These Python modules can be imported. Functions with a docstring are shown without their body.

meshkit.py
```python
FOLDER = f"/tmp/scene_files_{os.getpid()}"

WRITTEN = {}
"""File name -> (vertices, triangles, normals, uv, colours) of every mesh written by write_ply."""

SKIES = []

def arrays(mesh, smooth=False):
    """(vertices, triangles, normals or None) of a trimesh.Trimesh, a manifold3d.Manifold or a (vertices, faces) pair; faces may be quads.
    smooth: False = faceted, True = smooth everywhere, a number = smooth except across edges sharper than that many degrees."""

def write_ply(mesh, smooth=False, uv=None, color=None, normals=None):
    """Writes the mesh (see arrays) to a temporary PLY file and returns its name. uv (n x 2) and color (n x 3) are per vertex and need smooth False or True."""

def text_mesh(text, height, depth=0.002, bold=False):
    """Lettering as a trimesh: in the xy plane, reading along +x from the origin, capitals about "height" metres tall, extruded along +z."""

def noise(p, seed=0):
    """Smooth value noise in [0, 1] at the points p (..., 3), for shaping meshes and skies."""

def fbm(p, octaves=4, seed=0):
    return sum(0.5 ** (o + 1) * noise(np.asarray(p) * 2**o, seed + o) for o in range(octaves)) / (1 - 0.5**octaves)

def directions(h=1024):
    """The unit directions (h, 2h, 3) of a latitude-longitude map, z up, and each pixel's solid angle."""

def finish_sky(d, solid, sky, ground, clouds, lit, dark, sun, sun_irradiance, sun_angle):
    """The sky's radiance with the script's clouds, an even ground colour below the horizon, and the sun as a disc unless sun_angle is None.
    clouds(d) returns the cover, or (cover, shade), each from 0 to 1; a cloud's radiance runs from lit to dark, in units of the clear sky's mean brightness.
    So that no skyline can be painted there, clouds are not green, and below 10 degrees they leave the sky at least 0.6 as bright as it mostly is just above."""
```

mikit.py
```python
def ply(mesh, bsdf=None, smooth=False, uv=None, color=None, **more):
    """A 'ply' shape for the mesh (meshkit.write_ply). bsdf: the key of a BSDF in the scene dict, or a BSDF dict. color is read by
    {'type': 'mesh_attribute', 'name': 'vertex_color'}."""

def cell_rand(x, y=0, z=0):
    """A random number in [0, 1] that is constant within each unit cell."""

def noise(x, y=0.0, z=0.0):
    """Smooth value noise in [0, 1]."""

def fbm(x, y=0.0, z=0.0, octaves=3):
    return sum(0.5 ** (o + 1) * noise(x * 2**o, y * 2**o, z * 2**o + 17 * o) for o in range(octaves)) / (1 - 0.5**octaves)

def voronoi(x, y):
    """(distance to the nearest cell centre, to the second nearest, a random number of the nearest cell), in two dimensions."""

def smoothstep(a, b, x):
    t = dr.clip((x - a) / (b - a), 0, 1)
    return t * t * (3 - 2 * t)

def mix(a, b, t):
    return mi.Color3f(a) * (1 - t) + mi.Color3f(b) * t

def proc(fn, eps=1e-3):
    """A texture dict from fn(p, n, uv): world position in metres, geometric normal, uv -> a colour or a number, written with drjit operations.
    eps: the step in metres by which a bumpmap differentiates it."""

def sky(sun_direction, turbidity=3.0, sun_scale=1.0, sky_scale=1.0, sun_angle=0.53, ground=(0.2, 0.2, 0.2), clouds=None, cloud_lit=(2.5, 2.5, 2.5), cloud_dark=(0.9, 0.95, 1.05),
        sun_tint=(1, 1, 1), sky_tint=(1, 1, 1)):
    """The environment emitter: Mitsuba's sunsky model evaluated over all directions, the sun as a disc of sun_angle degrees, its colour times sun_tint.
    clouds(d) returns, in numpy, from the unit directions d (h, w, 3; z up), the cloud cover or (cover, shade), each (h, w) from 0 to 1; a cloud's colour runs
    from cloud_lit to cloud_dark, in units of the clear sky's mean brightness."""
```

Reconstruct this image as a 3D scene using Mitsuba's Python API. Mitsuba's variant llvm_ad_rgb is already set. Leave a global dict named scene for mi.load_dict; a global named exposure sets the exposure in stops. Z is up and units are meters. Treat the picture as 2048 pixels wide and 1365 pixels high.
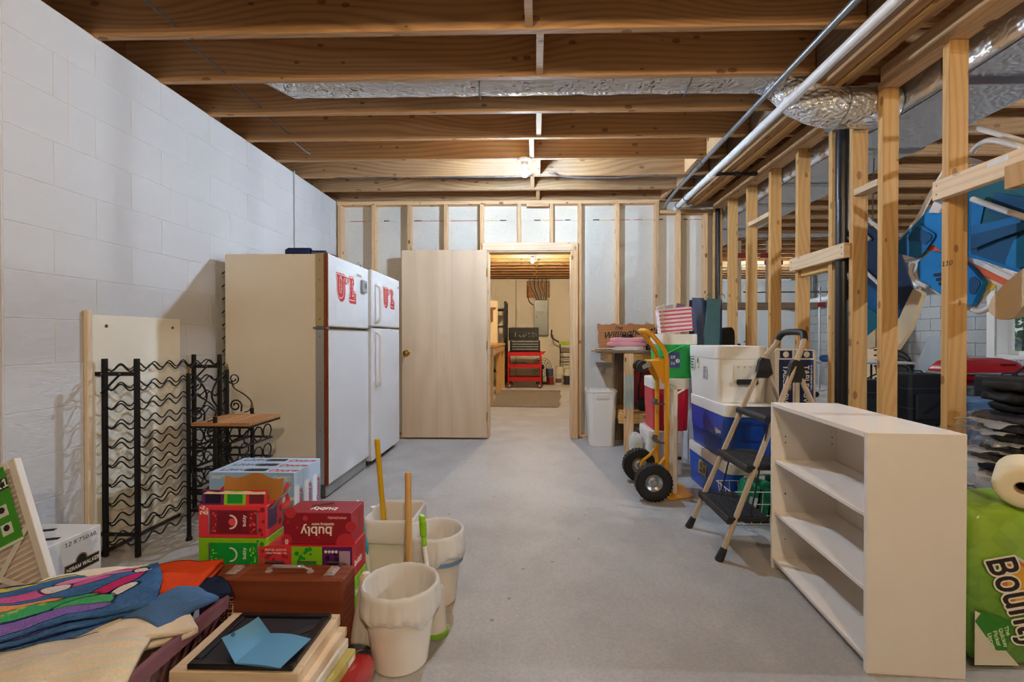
import math, random, numpy as np, trimesh, drjit as dr, mitsuba as mi, mikit, meshkit
from mikit import noise, fbm, voronoi, cell_rand, smoothstep, mix
from shapely.geometry import Polygon, Point, box as sbox, LineString
from shapely import union_all, affinity
T = mi.ScalarTransform4f
random.seed(4); RNG = np.random.default_rng(4)
scene, labels = {}, {}

# ------------------------------------------------------------------ camera, sky, lights, exposure
F_PX = 924.0
YAW, PITCH = math.atan(22/F_PX), math.atan(6.5/F_PX)
EYE = np.array([0, 0, 1.10])
FWD = np.array([-math.sin(YAW)*math.cos(PITCH), math.cos(YAW)*math.cos(PITCH), -math.sin(PITCH)])
scene['camera'] = {'type': 'perspective', 'fov': math.degrees(2*math.atan(1024/F_PX)), 'fov_axis': 'x', 'near_clip': 0.05, 'far_clip': 200.0,
                   'principal_point_offset_x': -26/2048,
                   'to_world': T().look_at(origin=EYE.tolist(), target=(EYE+FWD).tolist(), up=[0, 0, 1])}
scene['sky'] = {**mikit.sky((0.5, -0.4, 0.7), turbidity=4.0, sun_scale=0.0, sky_scale=4.0), 'sampling_weight': 1.2}
exposure = -0.36
BULB_COOL, BULB_WARM, BULB_BACK, BULB_SIDE = (1980, 2640, 3480), (1150, 850, 530), (4800, 3600, 2200), (3500, 3850, 4200)  # side bulbs: place and strength chosen to light the storage room
BULB_REAR_UNSEEN = (3300, 2560, 1680)  # unseen bulb behind the camera, placed to light the clutter fronts
# bare bulbs: name, centre, radiance (each becomes a lamp with holder and bulb further down)
BULBS = [((-0.095, 3.89, 2.485), BULB_COOL), ((-0.16, 0.64, 2.485), BULB_WARM), ((-0.065, 8.37, 2.485), BULB_BACK),
         ((4.3, 1.45, 2.10), BULB_SIDE), ((4.55, 9.18, 2.485), BULB_SIDE), ((0.45, -1.365, 2.485), BULB_REAR_UNSEEN)]  # hanging side bulb and rear bulb are out of view

# ------------------------------------------------------------------ materials
def lin(h):
    c = np.array([int(h[i:i+2], 16) for i in (1, 3, 5)])/255.0
    return np.where(c < 0.04045, c/12.92, ((c+0.055)/1.055)**2.4)
PAL, PALKEY = [], {}
def C(h, rough=0.55, metal=0.0):
    """a plain paint: index into the palette of the 'paint' material"""
    k = (h, rough, metal)
    if k not in PALKEY:
        PALKEY[k] = len(PAL); PAL.append((*lin(h), rough, metal))
    return ('paint', PALKEY[k])
_cache = {}
def _pal(table, name):
    if name not in _cache:
        a = np.array(table, np.float32)
        _cache[name] = [mi.Float(np.ascontiguousarray(a[:, k])) for k in range(a.shape[1])]
        dr.eval(_cache[name])
    return _cache[name]
def _idx(v): return mi.UInt32(dr.maximum(dr.floor(v + 0.5), 0))
def pal_col(p, n, uv):
    t, i = _pal(PAL, 'p'), _idx(uv.x)
    return mi.Color3f(dr.gather(mi.Float, t[0], i), dr.gather(mi.Float, t[1], i), dr.gather(mi.Float, t[2], i))
def pal_rough(p, n, uv): return dr.gather(mi.Float, _pal(PAL, 'p')[3], _idx(uv.x))
def pal_metal(p, n, uv): return dr.gather(mi.Float, _pal(PAL, 'p')[4], _idx(uv.x))
scene['paint'] = {'type': 'twosided', 'b': {'type': 'principled', 'base_color': mikit.proc(pal_col), 'roughness': mikit.proc(pal_rough), 'metallic': mikit.proc(pal_metal), 'specular': 0.4}}
def cloth_bump(p, n, uv): return 0.25*fbm(p.x*60, p.y*60, p.z*60, 2) + 0.75*noise(p.x*380, p.y*380, p.z*380)
scene['cloth'] = {'type': 'twosided', 'b': {'type': 'bumpmap', 'scale': 0.005, 'arbitrary': mikit.proc(cloth_bump, 1e-3), 'b': {'type': 'principled', 'base_color': mikit.proc(pal_col), 'roughness': 0.95, 'specular': 0.15, 'sheen': 0.3}}}

WOOD = [  # light, dark, knot amount, grain stretch
    ((.63, .42, .225), (.50, .30, .145), 1.0), ((.47, .275, .13), (.29, .155, .068), 0.7), ((.68, .52, .34), (.56, .40, .25), .4),
    ((.24, .062, .026), (.165, .038, .016), 0.0), ((.46, .235, .10), (.24, .10, .04), .2), ((.74, .60, .42), (.66, .50, .33), .2),
    ((.34, .14, .045), (.24, .085, .025), .5), ((.60, .36, .14), (.46, .25, .08), .7), ((.30, .22, .15), (.20, .14, .09), .3), ((.40, .47, .42), (.33, .36, .30), .4)]
def wood_col(p, n, uv):
    t = _pal([(*a, *b, k) for a, b, k in WOOD], 'w')
    seed = dr.floor(uv.x/64); a = uv.x - 64*seed; tone = dr.floor(uv.y/8); b = uv.y - 8*tone - 4
    i = mi.UInt32(dr.maximum(tone, 0)); g = lambda k: dr.gather(mi.Float, t[k], i)
    warp = noise(a*1.3, b*5, seed*7.1)
    ring = 0.5 + 0.5*dr.sin(2*math.pi*(b*28 + 5.5*warp + seed*1.7))
    fine = noise(a*6, b*420, seed)
    m = dr.clip(0.55*ring*ring + 0.30*fine + 0.35*(noise(a*0.8, b*3, seed*3.3) - 0.4), 0, 1)
    col = mix(mi.Color3f(g(0), g(1), g(2)), mi.Color3f(g(3), g(4), g(5)), m)
    d1, d2, r = voronoi(a*6.0 + seed*3.7, b*11 + seed*5.3)
    ks = 0.05 + 0.13*dr.abs(dr.sin(r*91))
    kn = dr.select(r > 0.72, smoothstep(ks, ks*0.72, d1), 0.0)*g(6)
    col = mix(col, col*mi.Color3f(.34, .24, .18), kn)
    return col*(0.86 + 0.28*cell_rand(seed, tone, 5))
scene['wood'] = {'type': 'twosided', 'b': {'type': 'principled', 'base_color': mikit.proc(wood_col), 'roughness': 0.62, 'specular': 0.25}}

def floor_col(p, n, uv):
    big, mid, f = fbm(p.x*0.8, p.y*0.8, 3.1, 4), fbm(p.x*5, p.y*5, 0.3, 4), noise(p.x*140, p.y*140, 1.0)
    c = mix((.325, .318, .305), (.42, .412, .40), smoothstep(0.3, 0.7, 0.6*big + 0.4*mid))
    c = c*(0.93 + 0.14*f)
    st = smoothstep(0.66, 0.74, fbm(p.x*3.1 + 7, p.y*3.1, 9.0, 3))
    c = mix(c, mi.Color3f(.36, .30, .24), 0.12*st)
    sp = voronoi(p.x*3.3, p.y*3.3)
    return c*(1 - 0.45*dr.select(sp[2] > 0.8, smoothstep(0.035, 0.012, sp[0]), 0.0))
def floor_bump(p, n, uv): return 0.7*fbm(p.x*9, p.y*9, 1.0, 3) + 0.3*noise(p.x*90, p.y*90, 2.0)
scene['concrete'] = {'type': 'bumpmap', 'scale': 0.003, 'arbitrary': mikit.proc(floor_bump, 3e-3), 'b': {'type': 'principled', 'base_color': mikit.proc(floor_col), 'roughness': 0.55, 'specular': 0.3}}

def block_col(p, n, uv):
    c = mix((.53, .53, .53), (.59, .59, .59), fbm(p.x*2, p.y*2, p.z*2, 3))
    s = dr.select(cell_rand(dr.floor(p.y/0.2032), dr.floor(p.z/0.2032), 3) > 0.9, smoothstep(0.006, 0.001, dr.abs(p.y/0.2032 - dr.floor(p.y/0.2032) - .5)*.2), 0.0)
    return mix(c, mi.Color3f(.62, .48, .32), 0.5*s)
def block_bump(p, n, uv): return 0.5*fbm(p.x*25, p.y*25, p.z*25, 3) + 0.5*noise(p.x*160, p.y*160, p.z*160)
scene['block_paint'] = {'type': 'bumpmap', 'scale': 0.006, 'arbitrary': mikit.proc(block_bump, 2e-3), 'b': {'type': 'principled', 'base_color': mikit.proc(block_col), 'roughness': 0.6, 'specular': 0.25}}
def rblock_col(p, n, uv):
    r = cell_rand(dr.floor(p.y/0.4064), dr.floor(p.z/0.2032), 1)
    c = mix((.32, .34, .35), (.44, .46, .47), 0.5*r + 0.5*fbm(p.y*3, p.z*3, 0.0, 3))
    return c*(0.9 + 0.2*noise(p.x*120, p.y*120, p.z*120))
scene['block_raw'] = {'type': 'bumpmap', 'scale': 0.006, 'arbitrary': mikit.proc(block_bump, 2e-3), 'b': {'type': 'diffuse', 'reflectance': mikit.proc(rblock_col)}}
def dry_col(p, n, uv):
    c = mix((.56, .54, .485), (.62, .60, .54), fbm(p.x*3, p.z*3, p.y, 3))
    c = c*(0.95 + 0.1*noise(p.x*150, p.z*150, p.y))
    sp = voronoi(p.x*16, p.z*16 + p.y)
    return c*(1 - 0.25*dr.select(sp[2] > 0.8, smoothstep(0.12, 0.03, sp[0]), 0.0))
scene['drywall'] = {'type': 'twosided', 'b': {'type': 'principled', 'base_color': mikit.proc(dry_col), 'roughness': 0.8, 'specular': 0.1}}
def foil_bump(p, n, uv): return 0.6*fbm(p.x*14, p.y*14, p.z*14, 3) + 0.4*noise(p.x*70, p.y*70, p.z*70)
for nm, sc, ro in (('foil', .030, .26), ('foil_wrap', .012, .34)):
    scene[nm] = {'type': 'twosided', 'b': {'type': 'bumpmap', 'scale': sc, 'arbitrary': mikit.proc(foil_bump, 3e-3), 'b': {'type': 'principled', 'base_color': {'type': 'rgb', 'value': [.84, .86, .89]}, 'metallic': 0.72, 'roughness': ro}}}
def ply_col(p, n, uv):
    x, z = uv.x, uv.y                       # metres from the door's centre line and bottom
    s = dr.abs(x)
    w = 0.03*noise(z*2.2, 1.0, 3.0) + 0.02*noise(z*7, x*3, 5.0)
    ca = 0.5 + 0.5*dr.sin(38*(s + w) + 9*noise(x*2, z*0.9, 2.0))
    c = mix((.66, .50, .34), (.56, .40, .26), 0.55*ca*noise(x*5 + 3, z*.6, 8.0) + 0.25*noise(x*160, z*5, 1.0))
    band = smoothstep(0.013, 0.0, dr.abs(s + 0.012*noise(z*3, 2.0, 1.0) - 0.085)) + 0.5*smoothstep(0.03, 0.0, dr.abs(s + .05*noise(z*1.4, 9.0, 4.0) - 0.35))
    loop = smoothstep(0.05, 0.0, dr.abs(dr.sqrt((x*4.5)*(x*4.5) + (z-.93)*(z-.93)) - 0.17 - .04*noise(z*4, x*8, 2.0)))
    return mix(c, mi.Color3f(.46, .29, .17), dr.clip(0.2*band + 0.10*loop, 0, 1))
scene['plywood'] = {'type': 'twosided', 'b': {'type': 'principled', 'base_color': mikit.proc(ply_col), 'roughness': 0.5, 'specular': 0.3}}
scene['glass'] = {'type': 'thindielectric'}
scene['film'] = {'type': 'thindielectric', 'int_ior': 1.38}
scene['liner'] = {'type': 'principledthin', 'base_color': {'type': 'rgb', 'value': [.86, .85, .83]}, 'roughness': 0.32, 'diff_trans': 0.75, 'specular' if False else 'spec_trans': 0.0}
scene['clear_plastic'] = {'type': 'principledthin', 'base_color': {'type': 'rgb', 'value': [.93, .94, .96]}, 'roughness': 0.18, 'spec_trans': 0.6, 'diff_trans': 0.6, 'eta': 1.55}
scene['leaf'] = {'type': 'principledthin', 'base_color': {'type': 'rgb', 'value': [.16, .32, .10]}, 'roughness': 0.6, 'diff_trans': 0.9}

# ------------------------------------------------------------------ meshes
cat = trimesh.util.concatenate
def mesh(v, f): return trimesh.Trimesh(np.asarray(v, float), np.asarray(f, int), process=False)
_c = np.array([[sx*(1 if k == 0 else .9), sy*(1 if k == 1 else .9), sz*(1 if k == 2 else .9)] for sx in (-1, 1) for sy in (-1, 1) for sz in (-1, 1) for k in range(3)])
_ch = trimesh.convex.convex_hull(_c); _cv, _cf = np.array(_ch.vertices), np.array(_ch.faces)
def bx(x0, x1, y0, y1, z0, z1, b=0.0):
    h = np.array([x1-x0, y1-y0, z1-z0])/2; c = np.array([x0+x1, y0+y1, z0+z1])/2
    if b <= 0:
        m = trimesh.creation.box(2*h); m.apply_translation(c); return m
    b = min(b, 0.45*min(h)*2)
    full = np.abs(_cv) > 0.95
    return mesh(np.sign(_cv)*np.where(full, h, h-b) + c, _cf)
def loft(rings, cap0=True, cap1=True):
    R = np.asarray(rings, float); n, m = R.shape[:2]
    v = R.reshape(-1, 3).tolist(); f = []
    for i in range(n-1):
        for j in range(m):
            a, b = i*m+j, i*m+(j+1) % m
            f += [[a, b, b+m], [a, b+m, a+m]]
    for flag, i, flip in ((cap0, 0, True), (cap1, n-1, False)):
        if flag:
            k = len(v); v.append(R[i].mean(0).tolist())
            for j in range(m):
                a, b = i*m+j, i*m+(j+1) % m
                f.append([k, b, a] if flip else [k, a, b])
    return mesh(v, f)
def rr(w, d, r, z, n=5, cx=0, cy=0):
    """a rounded rectangle ring at height z"""
    r = min(r, w/2-1e-4, d/2-1e-4); out = []
    for q, (sx, sy) in enumerate(((1, 1), (-1, 1), (-1, -1), (1, -1))):
        for k in range(n):
            a = math.pi/2*(q + k/(n-1))
            out.append((cx + sx*(w/2-r) + r*math.cos(a), cy + sy*(d/2-r) + r*math.sin(a), z))
    return out
def tube(path, r, n=8, closed=False, flat=None):
    P = np.asarray(path, float); N = len(P); rad = np.broadcast_to(r, N)
    t = np.gradient(P, axis=0) if not closed else np.roll(P, -1, 0) - np.roll(P, 1, 0)
    t /= np.linalg.norm(t, axis=1, keepdims=True) + 1e-12
    u = np.cross(t[0], [0, 0, 1] if abs(t[0][2]) < .9 else [1, 0, 0]); u /= np.linalg.norm(u)
    rings = []
    for i in range(N):
        u = u - t[i]*(u@t[i]); u /= np.linalg.norm(u) + 1e-12; w = np.cross(t[i], u)
        a = np.arange(n)*2*math.pi/n + math.pi/n
        rings.append(P[i] + rad[i]*(np.cos(a)[:, None]*u + (flat or 1)*np.sin(a)[:, None]*w))
    if closed:
        rings.append(rings[0]); return loft(rings, False, False)
    return loft(rings)
def lathe(prof, n=24, cx=0, cy=0):
    a = np.arange(n)*2*math.pi/n
    rings = [np.stack([cx + r*np.cos(a), cy + r*np.sin(a), np.full(n, z)], 1) for r, z in prof]
    ends = prof[0] != prof[-1]
    return loft(rings, ends and prof[0][0] > 1e-6, ends and prof[-1][0] > 1e-6)
def cyl(p0, p1, r, n=14): return tube([p0, p1], r, n)
def ext(poly, d):
    gs = [g for g in getattr(poly, 'geoms', [poly]) if g.area > 1e-9]
    return cat([trimesh.creation.extrude_polygon(g, d, engine='earcut') for g in gs])
def fr(o, x, y):
    x = np.array(x, float)/np.linalg.norm(x); y = np.array(y, float); y -= x*(x@y); y /= np.linalg.norm(y)
    m = np.eye(4); m[:3, 0], m[:3, 1], m[:3, 2], m[:3, 3] = x, y, np.cross(x, y), o
    return m
def mv(m, x=0, y=0, z=0, rz=0, rx=0, ry=0):
    A = np.eye(4)
    for ang, ax in ((rx, [1, 0, 0]), (ry, [0, 1, 0]), (rz, [0, 0, 1])):
        if ang: A = trimesh.transformations.rotation_matrix(math.radians(ang), ax) @ A
    A[:3, 3] = (x, y, z)
    m = m.copy(); m.apply_transform(A); return m
def xf(m, A): m = m.copy(); m.apply_transform(A); return m
def txt(s, h, A, bold=False, depth=0.0006, center=False, shear=0.0, squeeze=1.0):
    m = meshkit.text_mesh(s, h, depth, bold)
    if center: m.apply_translation([-(m.bounds[0][0]+m.bounds[1][0])/2, -h/2, 0])
    S = np.eye(4); S[0, 1] = shear; S[0, 0] = squeeze
    m.apply_transform(S); m.apply_transform(A); return m
def sheet(fn, nu, nv, thick):
    """a closed thick sheet over the grid fn(u, v) -> (..., 3), u and v in [0, 1]"""
    u, v = np.meshgrid(np.linspace(0, 1, nu), np.linspace(0, 1, nv), indexing='ij')
    P = fn(u, v); du, dv = np.gradient(P, axis=0), np.gradient(P, axis=1)
    N = np.cross(du, dv); N /= np.linalg.norm(N, axis=2, keepdims=True) + 1e-12
    top, bot = (P + N*thick/2).reshape(-1, 3), (P - N*thick/2).reshape(-1, 3); k = nu*nv; f = []
    for i in range(nu-1):
        for j in range(nv-1):
            a, b, c, d = i*nv+j, (i+1)*nv+j, (i+1)*nv+j+1, i*nv+j+1
            f += [[a, b, c], [a, c, d], [k+a, k+c, k+b], [k+a, k+d, k+c]]
    ring = [i*nv for i in range(nu)] + [(nu-1)*nv+j for j in range(1, nv)] + [i*nv+nv-1 for i in range(nu-2, -1, -1)] + [j for j in range(nv-2, 0, -1)]
    for a, b in zip(ring, ring[1:]+ring[:1]): f += [[a, k+a, k+b], [a, k+b, b]]
    m = mesh(np.vstack([top, bot]), f); m.grid_uv = np.vstack([np.stack([u, v], 2).reshape(-1, 2)]*2)
    return m
def lump(sx, sy, sz, seed=0, e=0.5, amp=0.08, freq=9, nu=28, nv=14):
    """a soft squarish lump (folded cloth, filled bag), base at z = 0"""
    a, b = np.meshgrid(np.arange(nu)*2*math.pi/nu, np.linspace(-math.pi/2, math.pi/2, nv), indexing='ij')
    s = lambda w, q: np.sign(w)*np.abs(w)**q
    P = np.stack([s(np.cos(b), e)*s(np.cos(a), e), s(np.cos(b), e)*s(np.sin(a), e), s(np.sin(b), e)], 2)*np.array([sx, sy, sz])/2
    k = meshkit.fbm(P*freq + seed*3.7, 3, seed) - 0.5
    P = P*(1 + amp*2*k[..., None]*np.array([.6, .6, 1.4])); P[..., 2] += sz/2
    P[..., 2] = np.maximum(P[..., 2], 0)
    R = P.transpose(1, 0, 2)[1:-1]
    return loft(R)
def sy_box(x0, x1, y0, y1, z0, z1, b=0.002): return bx(x0, x1, y0, y1, z0, z1, b)

# ------------------------------------------------------------------ entries
def num(name):
    if name not in scene and name not in labels and name not in USED: USED.add(name); return name
    i = 1
    while f'{name}_{i:03d}' in USED or f'{name}_{i:03d}' in scene: i += 1
    USED.add(f'{name}_{i:03d}'); return f'{name}_{i:03d}'
USED = set()
SEED = [0]
YS = [1.0]
def _ply(m, *a, **k):
    if YS[0] != 1.0: m = mesh(np.array(m.vertices)*[1, YS[0], 1], m.faces)
    return mikit.ply(m, *a, **k)
def W(tone, axis=None, seed=None): return ('wood', tone, axis, seed)
def shape(m, mat, smooth=False, A=None, **more):
    kind = mat if isinstance(mat, str) else mat[0]
    if kind in ('paint', 'cloth'):
        if smooth and smooth is not True: m = trimesh.graph.smooth_shade(m, angle=math.radians(smooth), facet_minarea=None); smooth = True
        if A is not None: m = xf(m, A)
        return _ply(m, kind, smooth, uv=np.tile([mat[1], 0.0], (len(m.vertices), 1)), **more)
    if kind == 'wood':
        _, tone, axis, seed = mat
        if seed is None: SEED[0] += 1; seed = SEED[0]
        v, f = np.array(m.vertices), np.array(m.faces)
        if axis is None: axis = int(np.argmax(v.max(0)-v.min(0)))
        V = v[f].reshape(-1, 3); n = np.cross(v[f[:, 1]]-v[f[:, 0]], v[f[:, 2]]-v[f[:, 0]]); n = np.abs(n/(np.linalg.norm(n, axis=1, keepdims=True)+1e-12))
        o = [k for k in range(3) if k != axis]; c = (v.max(0)+v.min(0))/2
        u = V[:, axis] - v[:, axis].min() + 0.3
        q0, q1 = V[:, o[0]]-c[o[0]], V[:, o[1]]-c[o[1]]
        pick = np.repeat(n[:, o[0]] > n[:, o[1]], 3)
        w = np.where(pick, q1, q0 + 0.21); end = np.repeat(n[:, axis] > .8, 3)
        u = np.where(end, 0.3 + q0, u); w = np.where(end, q1*1.6 + .5, w)
        uv = np.stack([64*(seed % 61) + u, 8*tone + 4 + np.clip(w, -3.9, 3.9)], 1)
        m2 = mesh(V, np.arange(len(V)).reshape(-1, 3))
        if A is not None: m2 = xf(m2, A)
        return _ply(m2, 'wood', False, uv=uv, **more)
    if A is not None: m = xf(m, A)
    if smooth is True and len(mat) == 2 and not isinstance(mat, str): return _ply(m, mat[0], True, uv=mat[1], **more)
    if not isinstance(mat, str): return _ply(m, mat[0], False, uv=mat[1], **more)
    return _ply(m, mat, smooth, **more)
def thing(name, label, category, group=None, kind=None):
    key = num(name); labels[key] = {'label': label, 'category': category}
    if group: labels[key]['group'] = group
    if kind: labels[key]['kind'] = kind
    return key
def part(parent, name, m, mat, smooth=False, A=None, label=None, kind=None, **more):
    key = num(f'{parent}__{name}'); scene[key] = shape(m, mat, smooth, A, **more)
    if label or kind: labels[key] = {k: v for k, v in (('label', label), ('kind', kind)) if v}
    return key
def one(name, m, mat, label, category, smooth=False, A=None, group=None, kind=None, **more):
    key = thing(name, label, category, group, kind); scene[key] = shape(m, mat, smooth, A, **more); return key
def struct(name, m=None, mat=None, label=None, smooth=False):
    key = num(name); labels[key] = {'kind': 'structure'}
    if label: labels[key]['label'] = label; labels[key]['category'] = name.split('_')[0]
    if m is not None: scene[key] = shape(m, mat, smooth)
    return key
def again(parent, name, d, loc):
    """one more copy of a shape dict under its own key"""
    key = num(f'{parent}__{name}'); scene[key] = {**d, 'to_world': T().translate(list(map(float, loc)))}; return key

# ------------------------------------------------------------------ the setting
H, SUB = 2.60, 2.835
struct('floor', bx(-5, 7.2, -4, 12.6, -0.12, 0), 'concrete', 'bare grey concrete slab floor of the basement')
JY = [2.255 + 0.4045*k for k in range(-15, 25)]
cl = struct('ceiling', bx(-5, 7.2, -4, 12.6, SUB, SUB+.05), W(1, 0), 'open ceiling of brown wooden joists under the plank subfloor')
for k, y in enumerate(JY):
    for x0, x1, tone in ((-4.9, 1.58, 1), (1.83, 7.0, 1)):
        if -3.8 < y < 12.3:
            if x0 < 0 and (y < 4.9): part(cl, 'joist', bx(-2.4 if y > 1.9 else x0, x1, y, y+.038, H, SUB, .002), W(tone, 0))
            elif x0 < 0: part(cl, 'joist', bx(-2.4, x1 + .2, y, y+.038, H, SUB, .002), W(1, 0))
            else: part(cl, 'joist', bx(x0, x1, y, y+.038, H, SUB, .002), W(tone, 0))
for k in range(-4, 23):
    y0, y1 = JY[15+k]+.038, JY[16+k] if 16+k < len(JY) else None
    if y1 is None or k == 1: continue
    x = (.02 if k % 2 == 0 else -.035)
    part(cl, 'blocking', bx(x-.019, x+.019, y0, y1, H+.008, SUB, .001), W(0, 2))
    if k >= 0 : part(cl, 'blocking', bx(1.36+(k % 2)*.05, 1.40+(k % 2)*.05, y0, y1, H+.01, SUB, .001), W(0, 2)) if k in (3, 4, 5, 6) else None
# the built-up girder that carries the joists beside the stud wall
gd = struct('girder')
labels[gd].update(label='built-up wooden girder of several plies running along the stud wall', category='girder')
for x0, x1, z0, t in ((1.585, 1.625, 2.555, 8), (1.627, 1.662, 2.535, 1), (1.664, 1.70, 2.545, 1), (1.702, 1.74, 2.535, 7), (1.742, 1.80, 2.55, 1)):
    part(gd, 'ply', bx(x0, x1, -3.5, 5.05, z0, SUB, .002), W(t, 1))
# left wall: painted concrete blocks
BL, BH = 0.4064, 0.2032
wl = struct('wall_left', bx(-2.40, -2.2066, 1.872, 5.14, 0, 2.6), 'block_paint', 'white painted concrete block wall beside the refrigerators')
full = shape(bx(-.19, 0, .0012, BL-.0012, .0012, BH-.0012, .0022), 'block_paint')
half = shape(bx(-.19, 0, .0012, BL/2-.0012, .0012, BH-.0012, .0022), 'block_paint')
for r in range(13):
    z = r*BH - .035; y = 1.861 - (r % 2)*BL/2
    while y < 5.14:
        if y < 1.85: again(wl, 'block', half, (-2.205, 1.861, z))
        else: again(wl, 'block', full if y + BL < 5.3 else half, (-2.205, y, z))
        y += BL
part(wl, 'block_end', bx(-2.4, -2.206, 1.853, 1.872, 0, 2.6, .004), 'block_paint')
# back wall: bare studs with drywall behind
wb = struct('wall_back', None, None); labels[wb].update(label='unfinished stud wall with bare drywall behind the studs', category='wall')
YB = 5.05
sx = lambda px: (px-1049)/924*YB/1.0 - .1257
def back_x(px): return (px-1050)/924*YB - .1203
for a, b, z0, z1 in ((672, 679.5, .038, 2.562), (741, 748.5, .038, 2.562), (813, 820.5, .038, 2.562), (887, 894.5, .038, 2.562), (959.6, 967, .038, 2.562), (1034.7, 1041.5, 2.14, 2.562), (1099.6, 1106.5, 2.14, 2.562),
                     (1156, 1163, .038, 2.562), (1231, 1238.5, .038, 2.562), (1309, 1316.5, .038, 2.562), (1352, 1359, .038, 2.45), (1405, 1413, .038, 2.45)):
    x = back_x(a); part(wb, 'stud', bx(x, x+.038, YB, YB+.089, z0, z1, .002), W(0, 2))
part(wb, 'top_plate', bx(-2.195, back_x(1317), YB, YB+.089, 2.562, 2.60, .002), W(0, 0))
part(wb, 'top_plate', bx(back_x(1317), 1.98, YB, YB+.089, 2.45, 2.488, .002), W(0, 0))
part(wb, 'bottom_plate', bx(-2.195, -.56, YB, YB+.089, 0, .038, .002), W(0, 0))
part(wb, 'bottom_plate', bx(.475, 1.98, YB, YB+.089, 0, .038, .002), W(0, 0))
part(wb, 'header', bx(-.53, .43, YB+.004, YB+.089, 2.07, 2.14, .002), W(0, 0))
part(wb, 'nailer', bx(back_x(1053), back_x(1098), YB-.005, YB+.03, 2.535, 2.56, .002), W(0, 0))
for x0, x1, z0 in ((-2.2, -.53, 0), (.43, 2.0, 0), (-.53, .43, 2.09)):
    part(wb, 'drywall', bx(x0, x1, YB+.0895, YB+.10, z0, 2.60), 'drywall')
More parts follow.
